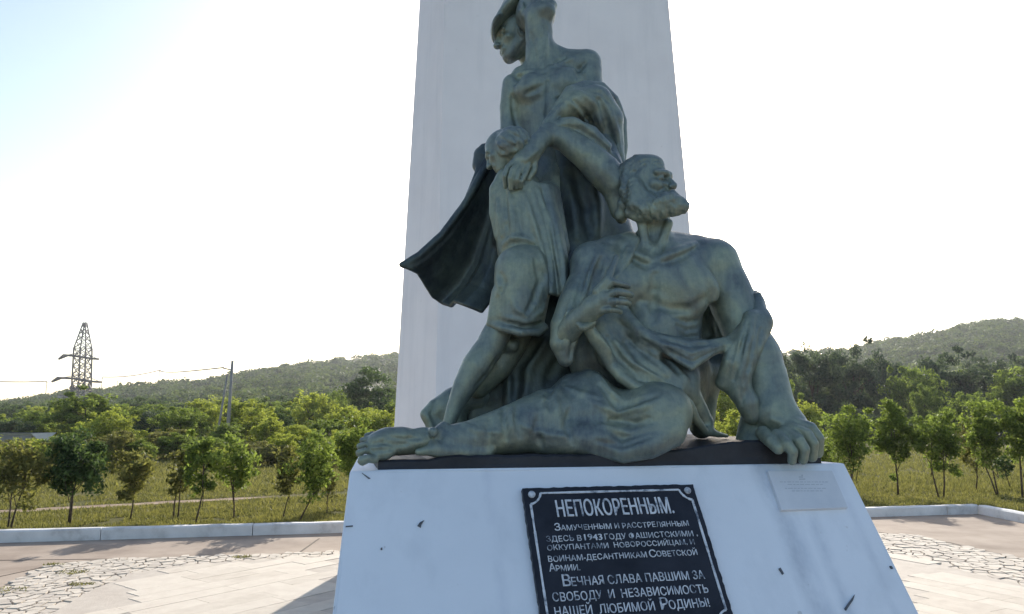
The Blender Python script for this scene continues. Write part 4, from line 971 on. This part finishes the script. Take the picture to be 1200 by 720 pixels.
# ------------------------------------------------------------------ plants
def quads(c, nrm_, up, sx, sy):
    """leaf quads: centres c (n,3), facing nrm_, long axis up"""
    r = np.cross(nrm_, up); r /= np.linalg.norm(r, axis=1)[:, None] + 1e-9; u = np.cross(r, nrm_)
    r = r * sx[:, None]; u = u * sy[:, None]
    v = np.stack([c - u, c + r * .9 - u * .1, c + u, c - r * .9 - u * .1], 1).reshape(-1, 3)
    return v
def leaf_mesh(name, C_, size, rng, flat=0.0):
    n = len(C_); nr = rng.normal(size=(n, 3)); nr[:, 2] += flat; nr /= np.linalg.norm(nr, axis=1)[:, None]
    up = rng.normal(size=(n, 3)); up /= np.linalg.norm(up, axis=1)[:, None]; s = size * rng.uniform(.6, 1.35, n)
    v = quads(C_, nr, up, s * .48, s)
    return mesh_np(name, v, np.arange(4 * n), np.full(n, 4))
def crown_points(rng, n, rx, ry, rz, clumps, cs, hollow=.35, taper=.25):
    """leaf centres gathered in clumps through an uneven crown centred on the origin"""
    d = rng.normal(size=(clumps, 3)); d /= np.linalg.norm(d, axis=1)[:, None]; rad = (hollow + (1 - hollow) * rng.random(clumps) ** .6)
    wob = 1 + .22 * np.sin(d[:, 0] * 4 + rng.random() * 6) * np.cos(d[:, 2] * 3 + rng.random() * 6) + .12 * rng.normal(size=clumps)
    c = d * (rad * wob)[:, None] * np.array([rx, ry, rz]); low = np.clip(-c[:, 2] / rz, 0, 1); c[:, :2] *= (1 - taper * low)[:, None]
    w_ = rng.random(clumps) ** .8 + .25; idx = rng.choice(clumps, n, p=w_ / w_.sum())
    o = rng.normal(size=(n, 3)); o /= np.linalg.norm(o, axis=1)[:, None]; o *= (rng.random(n) ** .45)[:, None] * cs * (.6 + .8 * rng.random(clumps))[idx][:, None]; o[:, 2] *= .75
    return c[idx] + o
def branches(m, rng, base, top, r0, tips, forks=3):
    base = Vector(base); top = Vector(top); mid = base.lerp(top, .5) + Vector((rng.normal() * .04, rng.normal() * .04, 0)) * (top - base).length
    m.tube([base, base.lerp(mid, .5) + Vector((rng.normal(), rng.normal(), 0)) * r0 * .4, mid, top], [r0, r0 * .8, r0 * .62, r0 * .3], 6)
    for t in tips:
        s = mid.lerp(top, rng.uniform(-.5, .8)); t = Vector(t); k = s.lerp(t, .5) + Vector((rng.normal(), rng.normal(), abs(rng.normal()))) * .06 * (t - s).length
        m.tube([s, k, t], [r0 * .42, r0 * .28, r0 * .10], 5)
def near_tree(i, x, yb, yt, w_, mat, stems, label, dense=1.0, group='young trees planted along the kerb', crown_low=.23):
    b = G(x, yb, 0); Y = b.y; s = Y / FPX; H = (yb - yt) * s; W = w_ * s; rng = np.random.default_rng(100 + i)
    root = empty('young_tree', b); tag(root, label, 'tree', group)
    cz = H * (crown_low + (1 - crown_low) * .52); rz = H * (1 - crown_low) * .46; n = int(2500 * dense * (W * H) / 1.3); n = max(220, min(n, 5200))
    shift = (stems[-1][1] if stems else 0) * .5
    pts = crown_points(rng, n, W * .47, W * .45, rz, int(36 + 18 * dense), .17 * W, .2, .3) + np.array([shift * s, 0, cz])
    c = link('crown', leaf_mesh('crown', pts, .045, rng), M[mat], root)
    m = MB()
    for dx, lean in stems:
        tips = [(p[0], p[1], p[2]) for p in pts[rng.integers(0, len(pts), 5)]]
        branches(m, rng, (dx * s, rng.normal() * .03, -.04), (dx * s + lean * s, rng.normal() * .1, cz + rz * .1), .019 * (.8 + .3 * rng.random()) * (H / 1.6) ** .6, tips)
    m.build('trunk', M['bark'], root, 0, True)
near_tree(1, 10, 617, 520, 74, 'leaf_rust', [(0, -4), (3, 18)], 'olive-brown young tree leaning over the white kerb at the far left edge', .75)
near_tree(2, 80, 612, 505, 66, 'leaf_dark', [(-1, -5), (2, 12)], 'dense dark green round-headed young tree, darkest of the left row', 1.5)
near_tree(3, 152, 607, 525, 50, 'leaf_rust', [(0, 3)], 'slim single-stemmed young tree between the dark round tree and the twin trees', .9)
near_tree(4, 208, 605, 520, 40, 'leaf_rust', [(-4, -6), (0, 4)], 'brownish young tree touching its greener neighbour, twin stems at the base', .8)
near_tree(5, 230, 610, 516, 46, 'leaf_mid', [(0, 7)], 'green young tree just right of the brownish twin-stemmed one', .9)
near_tree(6, 275, 605, 518, 50, 'leaf_mid', [(0, -3)], 'straight young tree standing in front of the concrete pole', .9)
near_tree(7, 331, 605, 522, 40, 'leaf_rust', [(0, 8)], 'thin young tree left of the one that leans right', .75)
near_tree(8, 352, 608, 516, 56, 'leaf_mid', [(0, 26)], 'young tree with its trunk leaning strongly to the right', .95)
near_tree(9, 383, 599, 552, 26, 'leaf_rust', [(0, 4)], 'tiny thin sapling with few leaves near the pedestal', .35)
near_tree(10, 410, 590, 494, 52, 'leaf_mid', [(0, 2)], 'young tree half hidden by the left corner of the pedestal', 1.0)
near_tree(11, 998, 581, 480, 66, 'leaf_mid', [(0, -3), (-3, 4)], 'young tree beside the bronze hand at the right end of the group', 1.2)
near_tree(12, 1051, 578, 469, 52, 'leaf_mid', [(0, -4)], 'tall young tree with a small leafy shoot on its trunk', 1.1)
near_tree(13, 1106, 582, 483, 58, 'leaf_mid', [(0, 2), (-5, -4)], 'round young tree with two parallel stems on the right', 1.2)
near_tree(14, 1143, 574, 488, 34, 'leaf_rust', [(0, 2)], 'sparse pale young tree behind the round two-stemmed one', .7)
near_tree(15, 1169, 579, 466, 44, 'leaf_mid', [(0, -8), (1, -14)], 'young tree with a crooked trunk above the kerb corner', 1.0)
near_tree(16, 1183, 572, 530, 26, 'leaf_dark', [(0, -6)], 'very small dark sapling between the last two trees on the right', .6)
near_tree(17, 1202, 581, 458, 58, 'leaf_mid', [(-3, 2)], 'tallest young tree cut by the right edge of the picture', 1.3)
near_tree(19, 955, 572, 505, 60, 'leaf_mid', [(0, 2)], 'young tree mostly hidden behind the bronze forearm', 1.0)
def shoot():
    b = P(1048, 560, G(1051, 578).y - .05); rng = np.random.default_rng(5); o = link('leafy_shoot', leaf_mesh('leafy_shoot', crown_points(rng, 90, .1, .08, .14, 6, .06), .045, rng), M['leaf_mid']); o.location = b
    par = [q for q in COL.objects if q.name.startswith('young_tree') and 'small leafy shoot' in q['label']][0]; o.parent = par; o.location = b - par.location
shoot()
# trees beyond the field: a few crowns of each kind, copied with their trunks
protos = {}
def proto(kind, k):
    key = (kind, k)
    if key in protos: return protos[key]
    rng = np.random.default_rng(hash(kind) % 1000 + k if False else sum(map(ord, kind)) + k * 17)
    # unit crown: 1 m wide, 1 m tall, foot at the origin
    pts = crown_points(rng, 11000, .45, .45, .47, 120, .095, .35, .08) + np.array([0, 0, .52])
    cm = leaf_mesh('crown', pts, .024, rng); cm.materials.append(M[kind])
    m = MB(); tips = [tuple(p) for p in pts[rng.integers(0, len(pts), 9)]]; branches(m, rng, (0, 0, -.03), (rng.normal() * .03, 0, .7), .022, tips); tm = m.mesh('trunk', 0, True); tm.materials.append(M['bark'])
    protos[key] = (cm, tm); return protos[key]
def far_tree(x, Y, top, wpx, kind, label, group, rr, base=0., cat='tree', name='tree'):
    H = P(x, top, Y).z - base; s = Y / FPX; b = P(x, 480, Y); W = wpx * s; cm, tm = proto(kind, rr.randrange(3))
    root = empty(name, (b.x, Y, base - .03), rr.uniform(0, 6.28)); tag(root, label, cat, group)
    c = link('crown', cm, None, root); c.scale = (W, W, H); t = link('trunk', tm, None, root); t.scale = (W, W, H)
MARKS_L = [(-150, 'well outside the left edge'), (-110, 'outside the left edge'), (-70, 'just outside the left edge'), (-30, 'left of the frame-edge young tree'), (10, 'behind the leftmost young tree'), (45, 'in the gap left of the dark round young tree'), (80, 'behind the dark round young tree'), (118, 'right of the dark round young tree'), (152, 'behind the slim single-stemmed young tree'), (182, 'right of the slim young tree'),
    (212, 'behind the brownish young tree'), (240, 'just left of the concrete pole'), (268, 'behind the concrete pole'), (300, 'right of the concrete pole'), (333, 'behind the thin young tree'), (355, 'behind the leaning young tree'), (383, 'above the tiny sapling'), (410, 'above the pedestal corner'), (440, 'left of the obelisk foot'), (475, 'hidden by the obelisk foot'), (510, 'behind the obelisk')]
MARKS_R = [(690, 'far behind the obelisk'), (740, 'behind the old man'), (790, 'behind the bearded head'), (845, 'in the gap under the bronze arm'), (880, 'behind the bronze sleeve'), (930, 'behind the bronze wrist'), (965, 'right of the bronze hand'), (1001, 'above the young tree by the hand'), (1027, 'in the gap between the first two right young trees'), (1051, 'above the young tree with the shoot'), (1080, 'left of the round two-stemmed tree'),
    (1108, 'above the round two-stemmed tree'), (1143, 'above the sparse pale young tree'), (1169, 'above the crooked young tree'), (1200, 'at the right edge'), (1240, 'just past the right edge'), (1280, 'farther past the right edge'), (1340, 'well outside the right edge'), (1400, 'far outside the right edge'), (1450, 'rightmost outside the frame')]
KIND = {'leaf_bright': 'yellow-green', 'leaf_mid': 'mid-green', 'leaf_dark': 'dark green', 'leaf_blue': 'bluish dark', 'leaf_rust': 'olive-brown'}
SEEN = {}
def place_label(kind, noun, x, top, marks):
    w_ = min(marks, key=lambda k: abs(k[0] - x))[1]; lb = '%s %s %s' % (KIND[kind], noun, w_)
    n = SEEN.get(lb, 0); SEEN[lb] = n + 1
    return lb if n == 0 else '%s %s %s' % (('farther', 'rearmost', 'fainter')[min(n - 1, 2)], KIND[kind], noun + ' ' + w_)
def woods():
    rr = random.Random(21)
    L = [  # x, Y, top y, width px, kind
        (14, 46, 496, 50, 'leaf_blue', 'dark blue-green tree behind the leftmost young tree'), (42, 52, 487, 46, 'leaf_mid', 'green tree with a pointed head near the left edge'),
        (66, 60, 481, 40, 'leaf_blue', 'dark tree left of the broad tree under the pylon'), (100, 48, 464, 78, 'leaf_mid', 'broad olive-green tree directly under the pylon'), (128, 40, 486, 60, 'leaf_bright', 'yellowish tree at the foot of the broad one'),
        (160, 62, 476, 56, 'leaf_mid', 'mid-green tree right of the broad one'), (185, 48, 484, 44, 'leaf_blue', 'dark narrow tree next to the round one'), (212, 44, 479, 54, 'leaf_mid', 'round-topped tree left of the concrete pole'),
        (240, 56, 474, 50, 'leaf_bright', 'light green tree just left of the pole'), (286, 48, 474, 58, 'leaf_bright', 'light green tree just right of the pole'), (318, 40, 493, 40, 'leaf_bright', 'small bright yellow-green tree below the hillside'),
        (336, 66, 473, 58, 'leaf_mid', 'green tree behind the small bright one'), (366, 58, 463, 50, 'leaf_bright', 'yellow-green tall tree in the middle of the left wood'), (392, 70, 466, 50, 'leaf_mid', 'green tree between the tall yellow-green and the large dark one'),
        (432, 78, 442, 84, 'leaf_dark', 'large dark green tree beside the obelisk'), (416, 46, 480, 58, 'leaf_bright', 'bright tree in front of the large dark one'), (450, 44, 484, 56, 'leaf_bright', 'bright bush nearest to the obelisk'),
        (384, 42, 494, 46, 'leaf_mid', 'low green tree behind the leaning young tree'), (352, 38, 503, 40, 'leaf_bright', 'low yellow-green bush behind the leaning young tree'), (470, 60, 474, 50, 'leaf_mid', 'tree partly behind the obelisk foot'),
        (-20, 50, 492, 60, 'leaf_mid', 'tree cut by the left edge'), (265, 40, 500, 46, 'leaf_mid', 'low green tree at the foot of the pole'),
    ]
    for x, Y, t, w_, k, lb in L: far_tree(x, Y, t - 6, w_ * 1.08, k, lb, 'trees beyond the field on the left', rr)
    for i in range(-6, 34):
        x = -30 + i * 17.5 + rr.uniform(-6, 6); Y = rr.uniform(27, 36); t = rr.uniform(500, 528)
        k = rr.choice(('leaf_bright', 'leaf_bright', 'leaf_mid', 'leaf_rust')); far_tree(x, Y, t, rr.uniform(40, 62), k, place_label(k, 'scrub bush', x, t, MARKS_L), 'scrub bushes behind the left row', rr, 0, 'bush', 'bush')
    for i in range(26):
        x = -10 + i * 19 + rr.uniform(-7, 7); Y = rr.uniform(50, 74); t = rr.uniform(470, 492) - (8 if x > 330 else 0)
        k = rr.choice(('leaf_bright', 'leaf_mid', 'leaf_mid', 'leaf_bright', 'leaf_dark')); far_tree(x, Y, t, rr.uniform(26, 40), k, place_label(k, 'middle-distance tree', x, t, MARKS_L), 'middle-distance trees on the left', rr)
    for i in range(-8, 38):
        x = -60 + i * 16 + rr.uniform(-6, 6); Y = rr.uniform(85, 130); t = np.interp(x, [0, 465], [476, 460]) + rr.uniform(-4, 10)
        k = rr.choice(('leaf_blue', 'leaf_mid', 'leaf_dark', 'leaf_bright')); far_tree(x, Y, t, rr.uniform(36, 54), k, place_label(k, 'belt tree', x, t, MARKS_L), 'far belt of trees under the left hill', rr)
    Rl = [(905, 62, 424, 50, 'leaf_mid', 'light green tree touching the bronze sleeve'), (955, 76, 405, 76, 'leaf_blue', 'big dark tree nearest to the bronze arm'), (1003, 82, 409, 64, 'leaf_blue', 'big dark tree right of the darkest one'), (1038, 88, 417, 50, 'leaf_blue', 'narrower dark tree in the gap under the right hill'),
          (1072, 72, 424, 56, 'leaf_mid', 'lighter green tree in the middle of the right wood'), (1112, 78, 418, 76, 'leaf_blue', 'broad dark tree below the right hilltop'), (1160, 80, 424, 66, 'leaf_blue', 'dark tree near the right edge'), (1200, 74, 424, 66, 'leaf_mid', 'green tree cut by the right edge'),
          (945, 48, 468, 34, 'leaf_bright', 'small yellow-green tree behind the bronze wrist'), (1085, 60, 452, 36, 'leaf_mid', 'small green tree in front of the broad dark one'), (1138, 60, 455, 44, 'leaf_mid', 'small green tree left of the tallest young tree'), (1240, 80, 420, 80, 'leaf_blue', 'dark tree just outside the right edge'),
          (845, 50, 446, 60, 'leaf_bright', 'yellow-green tree seen through the gap under the bronze arm'), (862, 30, 478, 50, 'leaf_bright', 'low bright bush seen through the gap under the bronze arm'), (880, 70, 440, 60, 'leaf_mid', 'tree behind the bronze sleeve')]
    for x, Y, t, w_, k, lb in Rl: far_tree(x, Y, t, w_ * 1.12, k, lb, 'trees beyond the field on the right', rr)
    for i in range(-9, 36):
        x = 840 + i * 17 + rr.uniform(-6, 6); Y = rr.uniform(90, 125); t = rr.uniform(420, 442)
        k = rr.choice(('leaf_blue', 'leaf_dark', 'leaf_mid')); far_tree(x, Y, t, rr.uniform(44, 64), k, place_label(k, 'far wood tree', x, t, MARKS_R), 'far belt of trees under the right hill', rr)
    for i in range(18):
        x = 900 + i * 19 + rr.uniform(-6, 6); Y = rr.uniform(56, 66); t = rr.uniform(484, 498)
        k = rr.choice(('leaf_blue', 'leaf_dark', 'leaf_mid')); far_tree(x, Y, t, rr.uniform(34, 52), k, place_label(k, 'low bush', x, t, MARKS_R), 'undergrowth at the foot of the right wood', rr, 0, 'bush', 'bush')
woods()
def hillside():
    rng = np.random.default_rng(9); C_ = []; rad = []
    tries = 0
    while len(C_) < 6600 and tries < 60000:
        tries += 1; px = rng.uniform(-320, 1520)
        if 540 < px < 780 and rng.random() < .7: continue
        fy, ry = foot_Y(px), ridge_Y(px); t = rng.random() ** .8 * 1.03; Y = fy + (ry - fy) * t; x = (px - 600) / 875 * Y
        d = mnoise.noise(Vector((x / 38, Y / 55, 1.7))) + .5 * mnoise.noise(Vector((x / 14, Y / 20, 4)))
        lim = -.30 if px > 600 else (-.22 + (.75 if t > .80 + .1 * mnoise.noise(Vector((px / 50, 0, 0))) and px < 330 else 0) + (.35 if t > .9 and px < 420 else 0) + (.12 if px < 150 else 0))
        if d < lim: continue
        r = rng.uniform(2.0, 4.6) * (1.0 if t < .9 else .7); C_.append((x, Y, hill_z(px, Y) + r * .35)); rad.append(r)
    C_ = np.array(C_); rad = np.array(rad); k = 84; n = len(C_)
    idx = np.repeat(np.arange(n), k); o = rng.normal(size=(n * k, 3)); o /= np.linalg.norm(o, axis=1)[:, None]; o[:, 2] = np.abs(o[:, 2]) * 1.0 - .12
    o *= (.72 + .35 * rng.random(n * k))[:, None] * rad[idx][:, None]
    pts = C_[idx] + o; nr = o + rng.normal(size=o.shape) * rad[idx][:, None] * .45; nr /= np.linalg.norm(nr, axis=1)[:, None]
    up = rng.normal(size=nr.shape); up /= np.linalg.norm(up, axis=1)[:, None]; s = rad[idx] * rng.uniform(.11, .22, len(idx)); v = quads(pts, nr, up, s * .8, s)
    me = mesh_np('hillside_wood', v, np.arange(len(v)), np.full(len(pts), 4)); tag(link('hillside_wood', me, M['hill_leaf']), 'dense scrubby wood covering both hillsides', 'wood', kind='stuff')
    print('hill clumps', n)
hillside()
def grass():
    rng = np.random.default_rng(31); pts = []
    n = 250000; px = np.where(rng.random(n) < .78, np.where(rng.random(n) < .6, rng.uniform(-60, 440, n), rng.uniform(960, 1260, n)), rng.uniform(-400, 1600, n)); u = rng.random(n)
    Y = 1 / (1 / 11.0 * (1 - u) + 1 / 46.0 * u); x = (px - 600) / 875 * Y
    rel = (x - KA.x) * kn.x + (Y - KA.y) * kn.y; ok = rel > .22
    rel2 = (x - KC.x) * kn2.x + (Y - KC.y) * kn2.y; ok |= (rel2 > .2) & (x > KC.x)
    x, Y = x[ok], Y[ok]; keep = np.array([mnoise.noise(Vector((a * .9, b * .9, 0))) + .6 * mnoise.noise(Vector((a * 3.1, b * 3.1, 5))) > -.46 for a, b in zip(x, Y)])
    # the trodden path stays bare
    pa, pb = PATH; d = (pb - pa).normalized(); dist = np.abs((x - pa.x) * -d.y + (Y - pa.y) * d.x); keep &= (dist > .33) | (x > -1)
    x, Y = x[keep], Y[keep]; m = len(x); h = rng.uniform(.02, .065, m) * (1 + .7 * (Y > 19)) * rng.uniform(.6, 1.5, m); w_ = .006 + .00045 * Y
    a = rng.uniform(0, 6.28, m); dx, dy = np.cos(a) * w_, np.sin(a) * w_; lx, ly = rng.normal(size=m) * h * .4, rng.normal(size=m) * h * .4
    v = np.stack([np.stack([x - dx, Y - dy, np.full(m, -.05)], 1), np.stack([x + dx, Y + dy, np.full(m, -.05)], 1), np.stack([x + lx, Y + ly, -.05 + h], 1)], 1).reshape(-1, 3)
    me = mesh_np('grass', v, np.arange(3 * m), np.full(m, 3)); tag(link('grass', me, M['grass']), 'short dry yellow-green grass of the field behind the kerb', 'grass', kind='stuff'); print('grass', m)
M['grass'] = leafmat('dry_yellow_grass', (.11, .115, .036), (.27, .25, .10), .42)
PATH = (G(-60, 603.5, -.05), G(330, 582, -.05))
def path():
    pa, pb = PATH; d = (pb - pa).normalized(); e = Vector((-d.y, d.x, 0)); L = (pb - pa).length; m = MB(); n = 60; top = []; bot = []
    for i in range(n + 1):
        q = pa + d * (L * i / n); w1 = .27 + mnoise.noise(q * 1.4) * .16; w2 = .27 + mnoise.noise(q * 1.4 + Vector((9, 0, 0))) * .16; fade = min(1, (n - i) / 14)
        top.append(q + e * w1 * fade); bot.append(q - e * w2 * fade)
    v = [(p.x, p.y, -.044) for p in top + bot]; f = [(i, n + 1 + i, n + 2 + i, i + 1) for i in range(n)]
    me = bpy.data.meshes.new('dirt_path'); me.from_pydata(v, [], f); me.update(); tag(link('dirt_path', me, M['dirt']), kind='structure')
path(); grass()
def weeds():
    rng = np.random.default_rng(77)
    spots = [(85, 671, .16, 'flat weed growing in the crazy paving at the lower left'), (8, 692, .20, 'weed clump at the lower left edge of the paving'), (98, 685, .12, 'small weed in the middle of the left crazy paving'), (285, 653, .12, 'weed in the thin strip of crazy paving near the pedestal'), (62, 662, .10, 'tiny weed on the concrete seam at the left')]
    for x, y, r, lb in spots:
        b = G(x, y, .02); r *= .75; n = 90; a = rng.uniform(0, 6.28, n); q = rng.random(n) ** .6 * r; px_, py_ = np.cos(a) * q * 1.6, np.sin(a) * q; h = rng.uniform(.01, .03, n); t = rng.uniform(0, 6.28, n)
        v = np.stack([np.stack([px_ - np.cos(t) * .007, py_ - np.sin(t) * .007, np.zeros(n)], 1), np.stack([px_ + np.cos(t) * .007, py_ + np.sin(t) * .007, np.zeros(n)], 1), np.stack([px_ + rng.normal(size=n) * .02, py_ + rng.normal(size=n) * .02, h], 1)], 1).reshape(-1, 3)
        o = link('weed', mesh_np('weed', v, np.arange(3 * n), np.full(n, 3)), M['grass']); o.location = b; tag(o, lb, 'weed', 'weeds in the paving')
weeds()
# ------------------------------------------------------------------ pylon, poles, wires, buildings
def ground_at(px, Y): return hill_z(px, Y)
def pylon():
    Y = 300.; s = Y / FPX; c = P(95.5, 465, Y); z0 = ground_at(95.5, Y); root = empty('lattice_pylon', (c.x, Y, z0)); tag(root, 'dark lattice power pylon on the left hill, with two cross-arms', 'pylon')
    def q(px, py, dy=0): p = P(px, py, Y); return Vector((p.x - c.x, dy, p.z - z0))
    D = 2.5; wb, wt = (88, 103.5), (90.3, 104.2)
    zb = q(95, 466).z; legs = []
    for sx in (0, 1):
        for sy in (-1, 1):
            m = MB(); b = q(wb[sx], 466, sy * D); b.z = min(0, b.z) - 1; k = q(wt[sx], 408.5, sy * D * .9); a = q((98.4, 101)[sx], 378, sy * .5); m.tube([b, k], .34, 5); m.tube([k, a], .26, 5); m.build('leg', M['steel'], root); legs.append((b, k, a))
    for xx in ():
        m = MB(); b = q(xx, 466, 0); b.z -= 1; m.tube([b, q(xx + .6, 408.5, 0), q(xx + 3.5 if xx < 95 else 100.5, 378, 0)], .28, 5); m.build('mast', M['steel'], root)
    m = MB()
    for (i, j) in ((0, 1), (2, 3), (0, 2), (1, 3)):
        A, B = legs[i], legs[j]
        for k in range(7):
            t0, t1 = k / 7, (k + 1) / 7; m.tube([A[0].lerp(A[1], t0), B[0].lerp(B[1], t1)], .19, 4); m.tube([B[0].lerp(B[1], t0), A[0].lerp(A[1], t1)], .19, 4); m.tube([A[0].lerp(A[1], t1), B[0].lerp(B[1], t1)], .14, 4)
        for k in range(4):
            t0, t1 = k / 4, (k + 1) / 4; m.tube([A[1].lerp(A[2], t0), B[1].lerp(B[2], t1)], .15, 4); m.tube([B[1].lerp(B[2], t0), A[1].lerp(A[2], t1)], .15, 4)
    tag(m.build('lattice', M['steel'], root), kind='stuff')
    for (xl, yl, x0, y0, x1, y1, tip) in ((69, 421, 77, 416.5, 115.5, 421, 0), (61, 447.5, 70, 443, 118.5, 448, 0)):
        m = MB()
        for sy in (-D, D): m.tube([q(xl, yl, 0), q(x0, y0, sy * .6), q(88, y0 + .8, sy), q(106, y1 - .8, sy), q(x1, y1, 0)], .42, 5)
        m.tube([q(x0, y0, 0), q(96, y0 - 3.5, 0), q(x1, y1, 0)], .16, 4); m.build('cross_arm', M['steel'], root)
    for x in (84.3, 91.5, 97.5, 104):
        m = MB(); m.tube([q(x, 449, 0), q(x, 452, 0), q(x, 455, 0), q(x, 457, 0)], [.25, .5, 1.15, .5], 6); m.build('insulator', M['steel'], root)
    return q
pylon()
def poles():
    Y = 42.; b = P(268, 480, Y); root = empty('concrete_pole', (b.x, Y, -.05)); tag(root, 'grey concrete utility pole with a slanting strut standing in the left wood', 'pole')
    z = P(268, 423, Y).z + .05; m = MB(); m.tube([(0, 0, -.3), (.06, 0, z)], [.12, .075], 8); m.build('post', M['pole'], root, 0, True)
    t = P(266, 437, Y); m = MB(); k = P(259, 489, Y); m.tube([((k.x - b.x) - .28, 0, -.3), (t.x - b.x + .02, .05, t.z)], [.075, .05], 8); m.build('strut', M['pole'], root, 0, True)
    m = MB(); a = P(259.5, 430, Y); c = P(272, 433, Y); m.tube([(a.x - b.x, 0, a.z), (c.x - b.x, 0, c.z)], .035, 6); m.build('crossarm', M['steel'], root)
    lab = {55: 'thin pole on the bare ridge left of the pylon', 120: 'thin ridge pole just right of the pylon', 138: 'shortest thin pole on the ridge, second right of the pylon', 153: 'thin ridge pole, third right of the pylon', 187: 'thin ridge pole with a small cross-piece, nearest to the concrete pole', 1: 'thin pole at the left edge of the ridge'}
    tops = {}
    for px, yt, yb in ((55, 447, 469), (120, 442, 461), (138, 446, 460), (153, 448, 458), (187, 434, 452), (1, 468, 477)):
        Yr = ridge_Y(px) * .93; zb = ground_at(px, Yr); tp = P(px, yt, Yr); r = empty('ridge_pole', (tp.x, Yr, zb - .3)); tag(r, lab[px], 'pole', 'thin poles along the ridge')
        m = MB(); h = max(2, tp.z - zb + .3); m.tube([(0, 0, 0), (0, 0, h)], [.26, .18], 6); m.build('post', M['pole'], r); m = MB(); m.tube([(-1.0, 0, h - .9), (1.0, 0, h - .9)], .1, 5); m.build('crossarm', M['steel'], r); tops[px] = Vector((tp.x, Yr, tp.z))
    def wire(a, b_, sag, rad, lb):
        m = MB(); pts = []
        o = a.copy()
        for i in range(25):
            t = i / 24; p = a.lerp(b_, t) - o; p.z -= sag * 4 * t * (1 - t); pts.append(p)
        m.tube(pts, rad, 4); w_ = m.build('wire', M['steel']); w_.location = o; tag(w_, lb, 'wire', 'overhead wires on the left')
    w0 = P(262, 431, Y); wire(tops[187], w0, .7, [.36 + (.045 - .36) * i / 24 for i in range(25)], 'wire from the ridge pole to the top of the concrete pole'); wire(tops[120], tops[187], 1.4, .36, 'wire between the ridge poles right of the pylon'); wire(P(-70, 441, 430), tops[55], 1.5, .36, 'wire running out of the picture left of the pylon')
poles()
def buildings():
    Y = 335.; a = P(71, 463, Y); b = P(84, 463, Y); z = ground_at(77, Y); r = empty('ridge_hut', ((a.x + b.x) / 2, Y, z)); tag(r, 'small flat-roofed hut on the ridge at the foot of the pylon', 'hut'); W = (b.x - a.x) / 2; h = max(2.5, a.z - z)
    MB().box(-W, -2, -1, W, 2, h - .3).build('wall', M['pole'], r); MB().box(-W - .3, -2.3, h - .3, W + .3, 2.3, h).build('roof', M['steel'], r)
    Y = 44.; a = P(6, 525, Y); b = P(42, 525, Y); r = empty('shed', ((a.x + b.x) / 2, Y, -.05)); tag(r, 'low pale-roofed shed hidden behind the leftmost young trees', 'shed'); W = (b.x - a.x) / 2 + .3; 
    MB().box(-W, -1, 0, W, 1, .95).build('wall', M['pole'], r); zt = P(20, 524.5, Y).z + .05
    MB().prism([(-W - .1, -1.2, .95), (W + .1, -1.2, .95), (W + .1, 1.2, .95), (-W - .1, 1.2, .95)], [(-W - .1, -.1, zt + .25), (W + .1, -.1, zt + .25), (W + .1, .1, zt + .25), (-W - .1, .1, zt + .25)]).build('roof', M['hut'], r)
buildings()
# ------------------------------------------------------------------ haze
m, n, b = newmat('haze'); n.nodes.remove(b); pv = n.nodes.new('ShaderNodeVolumePrincipled'); pv.inputs['Density'].default_value = .00024; pv.inputs['Color'].default_value = (.9, .93, 1, 1); pv.inputs['Anisotropy'].default_value = .35
n.links.new(pv.outputs[0], n.nodes['Material Output'].inputs['Volume'])
hz = MB().box(-1480, -50, -1.5, 1480, 1100, 90).build('haze', m); tag(hz, kind='stuff')
